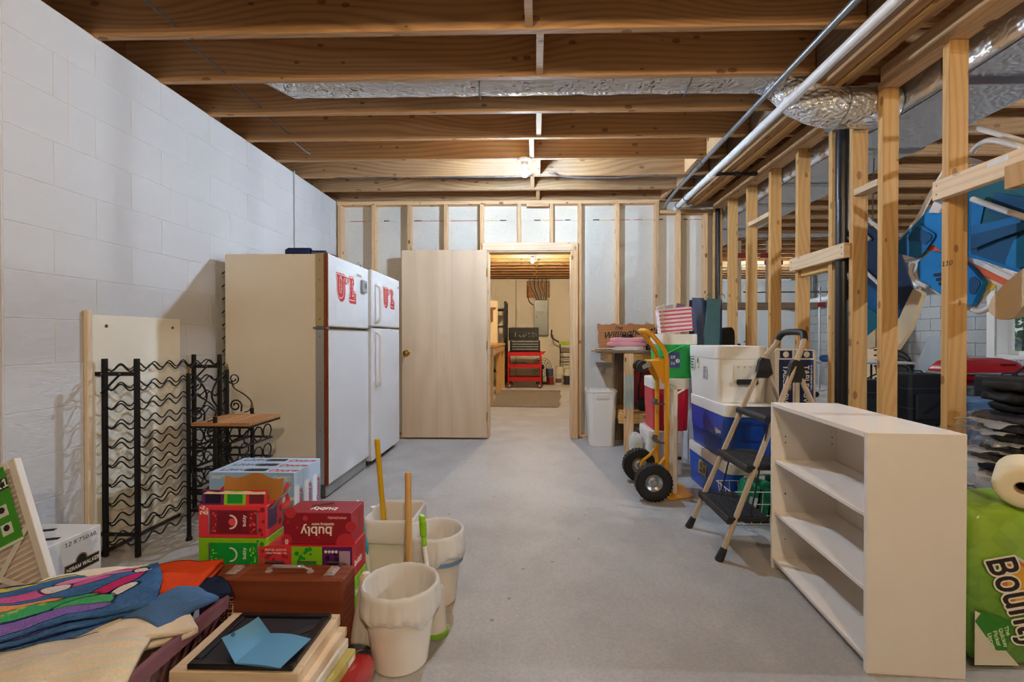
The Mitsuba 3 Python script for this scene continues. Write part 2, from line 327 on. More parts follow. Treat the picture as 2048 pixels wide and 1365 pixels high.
# printed joint line across the drywall sheets
xs = [(-2.08, -1.93, 'r'), (-1.92, -1.84, 'y'), (-1.70, -1.64, 'k'), (-1.36, -1.28, 'k'), (-1.27, -1.12, 'y'), (-1.36, -.98, 'r'), (-.95, -.64, 'r'), (-.55, -.42, 'y'), (-.40, -.33, 'k'), (-.02, .05, 'k'), (.06, .17, 'y'), (.18, .30, 'r'), (.32, .38, 'k'), (.63, .70, 'k'), (.71, .82, 'y'), (.83, 1.03, 'r'), (1.08, 1.18, 'r'), (1.20, 1.30, 'y'), (1.33, 1.40, 'k'), (1.62, 1.67, 'k'), (1.68, 1.73, 'y'), (1.74, 1.82, 'r')]
part(wb, 'printed_line', bx(-2.19, 1.95, YB+.0885, YB+.0895, 2.398, 2.3995), C('#a8a69a', .8))
for q, c in (('r', '#b5544a'), ('y', '#c9b45a'), ('k', '#333333')):
    part(wb, 'printed_line', cat([bx(a, b, YB+.088, YB+.0894, 2.401, 2.411 if q == 'k' else 2.407) for a, b, w in xs if w == q]), C(c, .8))
# doorway trim and the open plywood door
tr = struct('trim_1'); labels[tr].update(label='plain pine casing around the doorway', category='trim')
part(tr, 'jamb', bx(-.53, -.512, YB-.02, YB+.12, 0, 2.05, .002), W(2, 2)); part(tr, 'jamb', bx(.375, .393, YB-.02, YB+.12, 0, 2.05, .002), W(2, 2))
part(tr, 'head_jamb', bx(-.53, .393, YB-.02, YB+.12, 2.032, 2.05, .002), W(2, 0))
part(tr, 'casing', bx(.385, .455, YB-.035, YB, 0, 2.125, .004), W(0, 2)); part(tr, 'casing', bx(-.585, -.522, YB-.018, YB, 0, 2.125, .004), W(0, 2))
part(tr, 'head_casing', bx(-.585, .455, YB-.035, YB, 2.045, 2.135, .004), W(2, 0))
dn = struct('door_1'); labels[dn].update(label='flat plywood door slab standing open against the stud wall', category='door')
dm = bx(-.4635, .4635, -.0175, .0175, 0, 2.03, .002)
V = np.array(dm.vertices)[np.array(dm.faces)].reshape(-1, 3)
part(dn, 'slab', mesh(V, np.arange(len(V)).reshape(-1, 3)), ('plywood', V[:, [0, 2]]), A=trimesh.transformations.translation_matrix([-.99, 4.985, .018]))
kn = part(dn, 'knob', mv(lathe([(.0, 0), (.031, 0), (.033, .004), (.026, .010), (.012, .014), (.011, .032), (.020, .038), (.027, .048), (.028, .058), (.022, .068), (.008, .072), (0, .072)], 24), -1.398, 4.9675, .935, rx=90), C('#b08a35', .22, 1.0), smooth=40, label='polished brass knob')
part(dn, 'strike_plate', bx(-1.4545, -1.452, 4.975, 4.995, .905, .965), C('#4a3a1c', .4, 1.0))
for z in (.25, 1.02, 1.80): part(dn, 'hinge', cyl((-.527, 4.962, z-.045), (-.527, 4.962, z+.045), .007, 10), C('#b59a55', .3, 1.0), smooth=40)
# stud wall on the right
wr = struct('wall_right'); labels[wr].update(label='open stud wall of bare two by fours on the right', category='wall')
XR = 1.91
SY = [2.19, 2.60, 3.42, 3.815, 4.225, 4.63, 5.01]
for y in SY: part(wr, 'stud', bx(XR, XR+.089, y, y+.038, .038, 2.48, .0025), W(7, 2))
for y in (2.835, 3.035): part(wr, 'stud', bx(XR, XR+.089, y, y+.038, .038, 2.455, .0025), W(7, 2))
for y in (1.78, 1.37, .97, .57): part(wr, 'stud', bx(XR, XR+.089, y, y+.038, .038, 2.48, .0025), W(7, 2))
for y0, y1 in ((-1, 2.915), (3.01, 5.05)): part(wr, 'bottom_plate', bx(XR, XR+.089, y0, y1, 0, .038, .002), W(0, 1))
for y0, y1 in ((-1, 2.64), (3.035, 5.048)): part(wr, 'top_plate', bx(XR, XR+.089, y0, y1, 2.48, 2.518, .002), W(0, 1))
part(wr, 'top_plate', bx(XR+.0, XR+.03, -1, 2.62, 2.518, 2.60, .002), W(0, 1))
part(wr, 'top_plate', bx(XR+.0, XR+.03, 3.06, 5.04, 2.518, 2.60, .002), W(1, 1))
part(wr, 'brace', bx(XR-.038, XR, 1.30, 2.235, 1.745, 1.835, .002), W(2, 1))
part(wr, 'brace', bx(XR-.038, XR, 2.86, 3.465, 1.59, 1.68, .002), W(2, 1))
part(wr, 'brace_block', bx(XR+.02, XR+.06, 3.075, 3.42, 1.545, 1.635, .002), W(7, 1))
part(wr, 'brace_block', bx(XR-.076, XR-.038, 1.30, 1.86, 1.68, 1.77, .002), W(7, 2))
part(wr, 'blocking', bx(XR+.0, XR+.085, 2.64, 2.835, 1.955, 1.993, .002), W(2, 1))
part(wr, 'blocking', bx(XR+.0, XR+.085, 3.853, 4.225, 2.10, 2.138, .002), W(2, 1))
for y, z in ((2.21, 1.81), (2.21, 1.77), (3.44, 1.655), (3.44, 1.615), (2.88, 1.655), (2.88, 1.615)):
    part(wr, 'screw', mv(lathe([(0, 0), (.004, 0), (.004, .001), (0, .0015)], 8), XR-.038, y, z, ry=-90), C('#444444', .4, 1))
part(wr, 'paper_tag', bx(XR-.0388, XR-.038, 1.88, 1.97, 1.806, 1.826), C('#d8d8d4', .7))
part(wr, 'handwriting', txt('110', .022, fr((XR-.0006, 2.226, 1.435), (0, -1, 0), (0, .15, 1)), shear=.2), C('#222222', .8))
# far walls
wf = struct('wall_far', bx(-2.4, 6.95, 12.2, 12.4, 0, 2.6), C('#c9cbca', .8), 'white painted far wall of the storage room')
ws = struct('wall_divider', bx(1.98, 2.06, YB+.12, 12.2, 0, 2.6), 'drywall', 'divider wall between the workshop and the storage room')
wk = struct('wall_workshop', bx(-2.4, 2.06, 11.8, 11.9, 0, 2.6), C('#e0dacc', .8), 'white painted end wall of the workshop')
part(wk, 'seam', bx(-.52, -.505, 11.792, 11.8, 0, 2.6), C('#8d8778', .8))
part(wk, 'corner_bead', bx(-.50, -.44, 11.785, 11.8, 0, 2.6, .003), C('#dcd6c8', .7))
struct('wall_workshop_left', bx(-2.4, -2.3, 5.2, 11.8, 0, 2.6), C('#cfc8b8', .8))
struct('wall_unseen_rear', bx(-5, 7.2, -4.1, -4, 0, 2.84), C('#b9b2a4', .85)); struct('wall_stairs', bx(-5.1, -5, -4, 12.6, 0, 2.84), C('#b9b2a4', .85))  # unseen walls that close the rooms so no sky light leaks in
struct('wall_unseen_side', bx(-5, -2.4, 5.05, 5.14, 0, 2.84), C('#b9b2a4', .85))  # unseen too, closes the gap left of the block wall against the sky
XE = 6.75
WY0, WY1, WZ0, WZ1 = 5.75, 6.95, .83, 2.0
we = struct('wall_right_far'); labels[we].update(label='raw grey concrete block wall of the storage room', category='wall')
for y0, y1, z0, z1 in ((-4, WY0, 0, 2.84), (WY1, 12.4, 0, 2.84), (WY0, WY1, 0, WZ0), (WY0, WY1, WZ1, 2.84)): part(we, 'backing', bx(XE+.006, XE+.25, y0, y1, z0, z1), C('#77777a', .9))
fb = shape(bx(0, .19, .004, BL-.004, .004, BH-.004, .004), 'block_raw'); hb = shape(bx(0, .19, .004, BL/2-.004, .004, BH-.004, .004), 'block_raw')
for r in range(13):
    y = 4.42 + (r % 2)*BL/2; z = r*BH
    while y < 12.2:
        clash = z + BH > WZ0 + .01 and z < WZ1 - .01 and y + BL > WY0 + .02 and y < WY1 - .02
        if not clash: again(we, 'block', fb, (XE, y, z))
        else:
            for q0, q1 in ((y, min(y+BL, WY0-.002)), (max(y, WY1+.002), y+BL)):
                if q1 - q0 > .05: part(we, 'block', bx(XE, XE+.19, q0+.004, q1-.004, z+.004, z+BH-.004, .004), 'block_raw')
            if z < WZ0 - .02: part(we, 'block', bx(XE, XE+.19, max(y, WY0)+.004, min(y+BL, WY1)-.004, z+.004, min(z+BH, WZ0)-.004, .004), 'block_raw')
        y += BL
    if z + BH > WZ0 and z < WZ1 and (r % 2): pass
wn = struct('window_1'); labels[wn].update(label='white framed basement window with a deep sill', category='window')
wc = C('#e6e4de', .5)
for nm, b_ in (('casing', (WY0-.12, WY0, WZ0-.1, WZ1+.1)), ('casing', (WY1, WY1+.12, WZ0-.1, WZ1+.1)), ('casing', (WY0, WY1, WZ1, WZ1+.1)), ('sill', (WY0, WY1, WZ0-.1, WZ0))):
    part(wn, nm, bx(XE-.02, XE-.001, *b_, .003), wc)
for b_ in ((WY0, WY0+.02, WZ0, WZ1), (WY1-.02, WY1, WZ0, WZ1), (WY0+.02, WY1-.02, WZ1-.02, WZ1), (WY0+.02, WY1-.02, WZ0, WZ0+.02)):
    part(wn, 'reveal', bx(XE+.001, XE+.2, *b_, .002), wc)
for b_ in ((WY0+.02, WY0+.08, WZ0+.02, WZ1-.02), (WY1-.08, WY1-.02, WZ0+.02, WZ1-.02), (WY0+.08, WY1-.08, WZ1-.08, WZ1-.02), (WY0+.08, WY1-.08, WZ0+.02, WZ0+.08), (WY0+.08, WY1-.08, 1.40, 1.45)):
    part(wn, 'sash', bx(XE+.16, XE+.2, *b_, .003), wc)
part(wn, 'pane', bx(XE+.178, XE+.1785, WY0+.08, WY1-.08, WZ0+.08, 1.40), 'glass'); part(wn, 'pane', bx(XE+.178, XE+.1785, WY0+.08, WY1-.08, 1.45, WZ1-.08), 'glass')
struct('ground_outside', bx(7.0, 40, -20, 40, -.3, .3), C('#6f7a4a', .95))

# bulbs on porcelain holders
BL_TXT = ['bare glowing bulb in a white porcelain holder under the joists of the front room', 'warm bare bulb in a porcelain holder nearest the camera', 'warm bare bulb in a porcelain holder in the workshop beyond the doorway', 'unseen bare bulb on a cord, placed to light the near end of the storage room', 'bare bulb in a porcelain holder, placed to light the far end of the storage room', 'unseen warm bulb behind the camera, placed to light the fronts of the clutter']
for (c, rad), lb in zip(BULBS, BL_TXT):
    k = thing('ceiling_bulb', lb, 'light bulb')
    HB = c[2] + .115
    if c[2] < 2.3: part(k, 'cord', cyl((c[0], c[1], HB), (c[0], c[1], H), .004, 6), C('#d8d4cc', .5))
    part(k, 'holder', lathe([(0, HB), (.058, HB), (.060, HB-.006), (.052, HB-.018), (.030, HB-.026), (.026, HB-.052), (.0, HB-.052)], 24, c[0], c[1]), C('#e9e6df', .3), smooth=40)
    part(k, 'bulb', lathe([(0, c[2]-.040), (.016, c[2]-.036), (.029, c[2]-.022), (.033, c[2]-.004), (.030, c[2]+.014), (.020, c[2]+.034), (.015, c[2]+.05), (.0135, c[2]+.0625)], 20, c[0], c[1]), C('#ffffff', .4), smooth=True, emitter={'type': 'area', 'radiance': {'type': 'rgb', 'value': list(rad)}})

# ------------------------------------------------------------------ ducts, pipes, cables
def bend(pts, n=6):
    """rounded polyline through pts by a Catmull-Rom curve"""
    P = np.array(pts, float); P = np.vstack([2*P[0]-P[1], P, 2*P[-1]-P[-2]]); out = []
    for i in range(1, len(P)-2):
        for t in np.linspace(0, 1, n, endpoint=False):
            a, b, c, d = P[i-1:i+3]
            out.append(.5*((2*b) + (-a+c)*t + (2*a-5*b+4*c-d)*t*t + (-a+3*b-3*c+d)*t**3))
    return np.array(out + [P[-2]])
def crinkle(m, amp, freq, seed=0):
    m = m.copy(); v = np.array(m.vertices); n = np.array(m.vertex_normals)
    m.vertices = v + n*((meshkit.fbm(v*freq, 3, seed)-.5)*2*amp)[:, None]; return m
du = thing('branch_duct', 'long foil wrapped round duct running between the joists', 'duct')
xs_ = np.linspace(-1.72, 1.34, 130)
path = [(x, 2.878, 2.735) for x in xs_]
rad = np.clip((xs_+1.78)/.25, .25, 1)*.118
part(du, 'sleeve', crinkle(tube(path, rad, 28), .006, 11, 3), 'foil', smooth=True)
for x in (-.32, .95): part(du, 'hanger_strap', tube([(x + .03*math.sin(a), 2.878+.125*math.cos(a), 2.735+.125*math.sin(a)) for a in np.linspace(math.pi, 2*math.pi, 14)], .011, 6, flat=.15), C('#55585a', .4, .8))
el = bend([(1.30, 2.878, 2.735), (1.44, 2.87, 2.71), (1.53, 2.84, 2.62), (1.60, 2.80, 2.52), (1.74, 2.77, 2.455), (1.92, 2.76, 2.45), (2.068, 2.76, 2.455)], 9)
part(du, 'elbow', crinkle(tube(el, [.118]*10 + [.115]*(len(el)-10), 28), .009, 14, 5), 'foil', smooth=True)
part(du, 'strap', tube([(1.76 + .012*math.cos(a*2), 2.77+.121*math.cos(a), 2.452+.121*math.sin(a)) for a in np.linspace(0, 2*math.pi, 26)], .013, 6, flat=.15), C('#8a8c8c', .4, .8))
tk = thing('trunk_duct', 'large foil wrapped rectangular duct running behind the studs', 'duct')
rings = [[(2.365 + (x-2.365), y, z) for x, z, _ in [(a[0]+2.375, a[1]+2.50, 0) for a in rr(.60, .195, .035, 0, 4)]] for y in np.linspace(-1.5, 8.6, 150)]
part(tk, 'wrap', crinkle(loft(rings), .006, 9, 8), 'foil_wrap', smooth=50)
for y in (.4, 1.9, 2.35, 3.25, 3.95, 4.55, 5.6): part(tk, 'tape_band', loft([[(x+2.375, yy, z+2.5) for x, z, _ in rr(.616, .211, .04, 0, 4)] for yy in (y, y+.07)], False, False), C('#b9bcc0', .22, .95))
part(tk, 'seam_cord', tube([(2.10 + .02*math.sin(y*3), y, 2.398 - .002) for y in np.linspace(.2, 5, 40)], .003, 5), C('#2e2e2e', .6))
one('side_room_duct', crinkle(tube([(x, 6.9, 2.70) for x in np.linspace(2.7, 6.6, 90)], .12, 20), .006, 12, 2), 'foil', 'foil wrapped round duct between the joists of the storage room', 'duct', smooth=True)
wp = thing('drain_pipe', 'long white plastic pipe hung under the joists', 'pipe')
part(wp, 'run', cyl((1.487, 1.2, 2.50), (1.487, 4.98, 2.478), .0255, 20), C('#dfe2e4', .35), smooth=40)
for y in (1.86, 3.98): part(wp, 'coupling', cyl((1.487, y-.035, 2.496-(y-1.2)*.0055), (1.487, y+.035, 2.496-(y-1.2)*.0055), .0305, 20), C('#dfe2e4', .35), smooth=40)
for y in (4.62, 4.88): part(wp, 'tie', tube([(1.487+.031*math.cos(a), y+.012*math.sin(a), 2.481+.03*math.sin(a)) for a in np.linspace(0, 2*math.pi, 16)], .003, 5), C('#1b1b1b', .5))
cd = thing('conduit', 'grey metal conduit running beside the white plastic pipe', 'conduit')
part(cd, 'run', tube(bend([(1.392, 1.0, 2.575), (1.392, 2, 2.572), (1.392, 4.3, 2.568), (1.385, 4.75, 2.55), (1.375, 5.02, 2.50)], 8), .0165, 14), C('#8e959b', .35, .8), smooth=40)
part(cd, 'coupling', cyl((1.392, 3.90, 2.569), (1.392, 4.02, 2.569), .021, 14), C('#6c7379', .4, .8), smooth=40)
one('hanging_wire', tube(bend([(1.445, 1.9, 2.597), (1.435, 2.27, 2.594), (1.43, 2.47, 2.62), (1.425, 2.67, 2.592), (1.42, 2.95, 2.63), (1.43, 3.09, 2.592), (1.425, 3.3, 2.61), (1.42, 3.48, 2.592), (1.42, 3.9, 2.592), (1.41, 4.4, 2.58), (1.40, 4.9, 2.53)], 6), .004, 6), C('#4c4f52', .6), 'thin grey cable sagging from joist to joist beside the conduit', 'cable')
bp = thing('soil_pipe', 'thick black plastic pipe standing among the studs', 'pipe')
part(bp, 'run', cyl((1.932, 2.962, 0), (1.932, 2.962, 2.40), .040, 24), C('#17191c', .3), smooth=40)
part(bp, 'coupling', cyl((1.932, 2.962, 1.97), (1.932, 2.962, 2.37), .0415, 24), C('#17191c', .3), smooth=40)
one('corner_pipe', cyl((1.945, 5.0, 0.04), (1.945, 5.0, 2.55), .024, 18), C('#141619', .3), 'slim black pipe in the corner between stud wall and back wall', 'pipe', smooth=40)
gp = thing('gas_pipe', 'dark pipe with fittings crossing above the studs at the far end', 'pipe')
part(gp, 'run', tube(bend([(1.50, 4.05, 2.522), (1.80, 4.05, 2.518), (2.04, 4.06, 2.515)], 4), .013, 10), C('#2c2c2c', .5, .6), smooth=40)
for x in (1.56, 1.72, 1.86): part(gp, 'fitting', cyl((x, 4.05, 2.52), (x+.04, 4.05, 2.52), .019, 10), C('#3a3a3a', .5, .6))
one('girder_pipe', cyl((1.568, .9, 2.585), (1.568, 4.2, 2.585), .012, 10), C('#26282a', .45, .4), 'thin dark pipe tucked against the side of the girder', 'pipe', smooth=40)
one('joist_cable', tube(bend([(-2.05, 4.295, 2.63), (-1.7, 4.29, 2.585), (-1.2, 4.287, 2.605), (-.6, 4.287, 2.592), (-.12, 4.27, 2.588), (-.03, 4.20, 2.592)], 8), .006, 7), C('#44484c', .5), 'grey cable stapled along a joist left of the bulb', 'cable')
one('joist_cable', tube(bend([(.12, 4.20, 2.592), (.3, 4.287, 2.585), (.7, 4.287, 2.575), (1.0, 4.285, 2.59), (1.35, 4.28, 2.58), (1.6, 4.27, 2.56)], 8), .006, 7), C('#565b60', .5), 'grey cable stapled along a joist right of the bulb', 'cable')
dp = thing('wall_wires', 'grey wires looping from joist to joist above the block wall', 'cable')
for k in range(5):
    y0, y1 = JY[15+k-1]+.04, JY[15+k]-.001
    part(dp, 'wire', tube(bend([(-1.87 - .03*k, y0, 2.66+.01*(k % 2)), (-1.85-.03*k, y0+.12, 2.69), (-1.80-.03*k, y0+.28, 2.655), (-1.78-.03*k, y1, 2.645)], 6), .005, 6), C('#5b5f63', .5))
one('drop_cable', tube([(-2.198, 4.16, 2.62), (-2.197, 4.16, 2.3), (-2.197, 4.162, 1.8), (-2.197, 4.16, 1.2)], .006, 6), C('#a9adb0', .5), 'thin cable dropping straight down the block wall behind the refrigerator', 'cable')

# ------------------------------------------------------------------ panel and wine racks along the block wall
ps = thing('wall_panel', 'tall cream painted board leaning on the block wall behind the wine rack', 'board')
part(ps, 'board', bx(-2.2035, -2.1955, 2.225, 2.80, .0, 1.215, .002), C('#e6dfcb', .55)); part(ps, 'edge_strip', bx(-2.2035, -2.182, 2.197, 2.224, .0, 1.235, .003), W(5, 2))
for y, z in ((2.31, 1.16), (2.74, 1.16)): part(ps, 'bolt', mv(lathe([(0, 0), (.009, 0), (.009, .002), (.004, .006), (0, .006)], 10), -2.1955, y, z, ry=90), C('#777777', .35, 1))
part(ps, 'bottom_strip', bx(-2.1955, -2.189, 2.236, 2.79, .0, .02), C('#3a3226', .8))
BK = C('#131313', .42, .3)
def wave(p0, p1, per, amp, n, ph=0.0, r=.0032):
    p0, p1 = np.array(p0), np.array(p1); L = np.linalg.norm(p1-p0); k = max(8, int(L/per*10))
    s = np.linspace(0, 1, k+1)
    P = p0 + (p1-p0)*s[:, None]; P[:, 2] += amp*np.sin(2*math.pi*s*n + ph)
    return tube(P, r, 6)
def wine_rack(name, label, x0, x1, y0, y1, h, rows, zb, dz, brackets=True):
    t = thing(name, label, 'wine rack')
    for x in (x0, x1):
        for y in (y0, y1): part(t, 'post', bx(x-.010, x+.010, y-.010, y+.010, 0, h, .002), BK)
    for k in range(rows):
        z = zb + k*dz
        for x in (x0, x1): part(t, 'bottle_rail', wave((x, y0+.01, z), (x, y1-.01, z), .11, .017, 5.5, math.pi, .0036), BK, smooth=True)
        for y in (y0, y1): part(t, 'end_rail', wave((x0+.01, y, z), (x1-.01, y, z), .11, .016, 1.5, math.pi, .0036), BK, smooth=True)
    if brackets:
        for y in (y0-.014, y1-.014):
            part(t, 'cross_bar', bx(x0-.034, x1+.015, y-.003, y+.003, .91, .93), BK); part(t, 'cross_bar', bx(x0-.03, x1+.012, y-.003, y+.003, .11, .128), BK)
            part(t, 'diagonal', tube([(x0+.002, y-.005, .825), (x0+.095, y-.005, .917)], .009, 4, flat=.35), BK)
            for q in ((x0, .92), (x0+.095, .92), (x0, .825), (x0+.07, .119)): part(t, 'bolt', mv(lathe([(0, 0), (.005, 0), (.005, .003), (0, .004)], 8), q[0], y-.003, q[1], rx=90), C('#8a8a8a', .3, 1))
    return t
wine_rack('wine_rack', 'tall black wire wine rack standing against the cream board', -2.160, -1.995, 2.262, 2.866, .995, 10, .075, .0970)
t = thing('wine_rack', 'black wire wine rack in the gap behind the first refrigerator', 'wine rack')
for y in (3.38, 3.72): part(t, 'post', bx(-2.165, -2.147, y-.009, y+.009, 0, 1.56, .002), BK)
for k in range(17): part(t, 'bottle_rail', wave((-2.158, 3.13, .1+.09*k), (-2.158, 3.71, .1+.09*k), .11, .018, 5, 0, .004), BK, smooth=True)
# bistro rack with a wooden table top
def spiral(c, u, v, r0, r1, a0, a1, n=26, w=.006):
    c, u, v = map(np.array, (c, u, v)); a = np.linspace(a0, a1, n); r = np.linspace(r0, r1, n)
    return [c + u*rr_*math.cos(q) + v*rr_*math.sin(q) for q, rr_ in zip(a, r)]
t = thing('table_rack', 'black scrolled iron wine rack with a wooden table top beside the refrigerator', 'rack table')
px_ = {'a': (-1.885, 2.46), 'b': (-1.742, 2.465), 'c': (-1.885, 2.775), 'd': (-1.735, 2.78)}
for q, (x, y) in px_.items():
    h = .905 if q in 'ac' else .67
    part(t, 'post', cyl((x, y, .0), (x, y, h), .0105, 10), BK, smooth=40)
    part(t, 'finial', lathe([(.0, h), (.009, h), (.011, h+.004), (.006, h+.009), (.009, h+.014), (.009, h+.019), (.004, h+.024), (.004, h+.028), (.006, h+.033), (0, h+.040)], 12, x, y), C('#b08d4a', .25, 1), smooth=40)
    part(t, 'foot', lathe([(0, 0), (.016, 0), (.016, .012), (.011, .018), (.0105, .022)], 12, x, y), BK)
tb = [sbox(-1.845 + .105*k, -1.845+.105*(k+1)-.0008, 0, 0) for k in range(0)]
for k in range(3): part(t, 'table_plank', bx(-1.868 + .107*k, -1.868+.107*(k+1)-.0006, 2.455, 2.762, .620, .638, .0015), W(4, 1, 11+7*k))
part(t, 'table_frame', cat([bx(-1.872, -1.55, y, y+.012, .608, .6195) for y in (2.459, 2.748)] + [bx(x, x+.012, 2.4715, 2.7475, .608, .6195) for x in (-1.872, -1.562)]), BK)
for y in (2.4625, 2.777):
    S = spiral((-1.845, y, .85), (1, 0, 0), (0, 0, 1), .012, .035, 4*math.pi, math.pi*1.2) + list(bend([(-1.86, y, .835), (-1.84, y, .79), (-1.775, y, .75), (-1.735, y, .705), (-1.745, y, .66), (-1.78, y, .645)], 6))
    part(t, 'scroll', tube(S, .006, 6, flat=.5), BK, smooth=True)
    part(t, 'scroll', tube(spiral((-1.835, y, .685), (1, 0, 0), (0, 0, 1), .010, .038, 3*math.pi, 0, 26) + [np.array((-1.80, y, .65))], .005, 6), BK, smooth=True)
    part(t, 'scroll', tube(spiral((-1.76, y, .585), (1, 0, 0), (0, 0, 1), .008, .03, 3*math.pi, -.5, 24) + list(bend([(-1.735, y, .56), (-1.79, y, .50), (-1.86, y, .46), (-1.87, y, .38), (-1.82, y, .30)], 6)), .0055, 6), BK, smooth=True)
for x in (-1.885, -1.738):
    S = list(bend([(x, 2.48, .90), (x, 2.56, .84), (x, 2.60, .76), (x, 2.55, .69), (x, 2.50, .66)], 6))
    if x < -1.8: part(t, 'back_scroll', tube(S, .006, 6, flat=.5), BK, smooth=True); part(t, 'back_scroll', tube([(q[0], 5.24-q[1], q[2]) for q in S], .006, 6, flat=.5), BK, smooth=True)
for z in (.545, .43, .315, .20):
    for x in (-1.885, -1.738):
        part(t, 'side_bar', cyl((x, 2.46, z-.045), (x, 2.78, z-.045), .006, 8), BK)
        for k in range(3): part(t, 'bottle_ring', tube([(x, 2.53+.09*k+.042*math.cos(a), z+.042*math.sin(a)) for a in np.linspace(0, 2*math.pi, 22, endpoint=False)], .004, 6, closed=True), BK, smooth=True)
    for y in (2.47, 2.775): part(t, 'cross_bar', cyl((-1.885, y, z-.045), (-1.738, y, z-.045), .006, 8), BK)
    for k in range(3): part(t, 'outer_ring', tube([(-1.60, 2.53+.09*k+.04*math.cos(a), z+.04*math.sin(a)) for a in np.linspace(0, 2*math.pi, 20, endpoint=False)], .004, 6, closed=True), BK, smooth=True) if z > .4 else None
for z in (.50, .385): part(t, 'outer_bar', cat([cyl((-1.60, 2.48, z), (-1.60, 2.76, z), .006, 8), cyl((-1.738, 2.48, z), (-1.60, 2.48, z), .006, 8), cyl((-1.738, 2.76, z), (-1.60, 2.76, z), .006, 8)]), BK)

# ------------------------------------------------------------------ refrigerators
WH, EDGE = C('#dadee2', .28), C('#e4e6e6', .35)
def slab_letters():
    U = union_all([sbox(-.5, .62, -.12, 1), sbox(-.40, .30, -.2, .7)]) if False else None
    u = Polygon([(-.02, 1), (.36, 1), (.36, .86), (.29, .86), (.29, .36), (.33, .24), (.44, .20), (.55, .24), (.59, .36), (.59, .86), (.52, .86), (.52, 1), (.90, 1), (.90, .86), (.83, .86), (.83, .30), (.74, .10), (.56, 0), (.32, 0), (.14, .10), (.05, .30), (.05, .86), (-.02, .86)])
    l = Polygon([(0, 1), (.44, 1), (.44, .86), (.34, .86), (.34, .17), (.58, .17), (.62, .36), (.74, .36), (.74, 0), (0, 0), (0, .14), (.09, .14), (.09, .86), (0, .86)])
    return u, l
def decal(k, x, yc, zc, s):
    A = fr((x, yc, zc), (0, 1, 0), (0, 0, 1)); u, l = slab_letters(); red, white = C('#b23238', .5), C('#e9e6e4', .5)
    part(k, 'decal_sheet', xf(ext(sbox(-1.15*s, -1.35*s, 1.15*s, 1.0*s), .0006), A), C('#dde1e4', .35))
    for nm, g, dx in (('letter', u, -1.02), ('letter', l, .30)):
        g = affinity.translate(affinity.scale(g, .84, 1, origin=(0, 0)), dx, -.35); g = affinity.scale(g, s, s, origin=(0, 0))
        sh = union_all([g.buffer(.07*s, join_style=2), affinity.translate(g.buffer(.07*s, join_style=2), .05*s, -.05*s), affinity.translate(g.buffer(.07*s, join_style=2), .1*s, -.1*s)])
        part(k, 'letter_shadow', xf(ext(sh, .0009), A), red); part(k, 'letter_rim', xf(ext(g.buffer(.035*s, join_style=2), .0012), A), white); part(k, 'letter', xf(ext(g, .0015), A), red)
    part(k, 'small_lettering', txt('OF', .33*s, A @ fr((-.27*s, .30*s, 0), (1, 0, 0), (0, 1, 0)), True, .0012), red)
def fridge(label, y0, y1, xf_, zt, zs, grille, handles):
    f = thing('refrigerator', label, 'refrigerator')
    b = part(f, 'cabinet', bx(-2.125, xf_-.085, y0, y1, .02, zt, .006), C('#ddd5c4', .45))
    for nm, z0, z1 in (('freezer_door', zs+.008, zt+.004), ('fridge_door', .095 if grille else .05, zs-.008)):
        d = part(f, nm, bx(xf_-.062, xf_, y0-.002, y1+.002, z0, z1, .008), WH)
        part(d, 'gasket', bx(xf_-.084, xf_-.0625, y0+.006, y1-.006, z0+.008, z1-.008, .002), C('#d8d3c8', .7))
        if grille:
            part(d, 'edge_trim', bx(xf_-.084, xf_-.028, y0-.006, y0-.0025, z0+.004, z1-.004), C('#cdbb8e' if 'freezer' in nm else '#b9bbbc', .35, .7)); part(d, 'wood_trim', bx(xf_-.027, xf_+.001, y0-.007, y0-.0025, z0, z1), W(3, 2))
            for z in np.linspace(z0+.05, z1-.05, 4): part(d, 'rivet', mv(lathe([(0, 0), (.004, 0), (.003, .002), (0, .002)], 8), xf_-.055, y0-.006, z, rx=90), C('#5a5040', .5, .7))
            part(d, 'trim_strip', bx(xf_-.01, xf_+.002, y0, y1, (z0 if 'freezer' in nm else z1-.008), (z0+.008 if 'freezer' in nm else z1)), C('#a8aeb2', .25, .9))
        elif handles:
            zz = (z0+.03, z1-.12) if 'freezer' in nm else (z1-.50, z1-.03)
            hd = part(d, 'handle', tube(bend([(xf_+.008, y0+.075, zz[0]), (xf_+.042, y0+.075, zz[0]+.03), (xf_+.046, y0+.075, zz[0]+.1), (xf_+.046, y0+.075, zz[1]-.1), (xf_+.042, y0+.075, zz[1]-.03), (xf_+.008, y0+.075, zz[1])], 5), .012, 10), C('#e3dfd8', .35), smooth=True)
    part(f, 'hinge', bx(xf_-.12, xf_-.02, y0+.01, y0+.05, zt+.0005, zt+.012, .002), C('#9a9ca0', .35, .9))
    part(f, 'hinge', bx(xf_-.10, xf_-.005, y0-.012, y0+.03, zs-.007, zs+.007, .001), C('#8f9194', .3, .9))
    part(f, 'plinth', bx(-2.08, xf_-.09, y0+.01, y1-.01, 0, .0195), C('#1d1d1d', .7))
    if grille:
        g = part(f, 'grille', bx(xf_-.06, xf_-.03, y0+.01, y1-.01, .012, .09), C('#55585b', .5))
        for k in range(7): part(g, 'louvre', bx(xf_-.029, xf_-.022, y0+.01, y1-.01, .014+.0105*k, .0205+.0105*k), C('#b5babd', .4, .5))
    else:
        part(f, 'base_dark_strip', bx(xf_-.0895, xf_-.05, y0+.02, y1-.02, .012, .048), C('#202224', .6))  # dark strip at the base, set back under the door
    return f
f1 = fridge('older white top freezer refrigerator with wooden door trim and bottom grille', 3.105, 3.860, -1.410, 1.671, 1.167, True, False)
f2 = fridge('second white refrigerator with a long curved door handle next to the plywood door', 3.875, 4.650, -1.385, 1.673, 1.19, False, True)
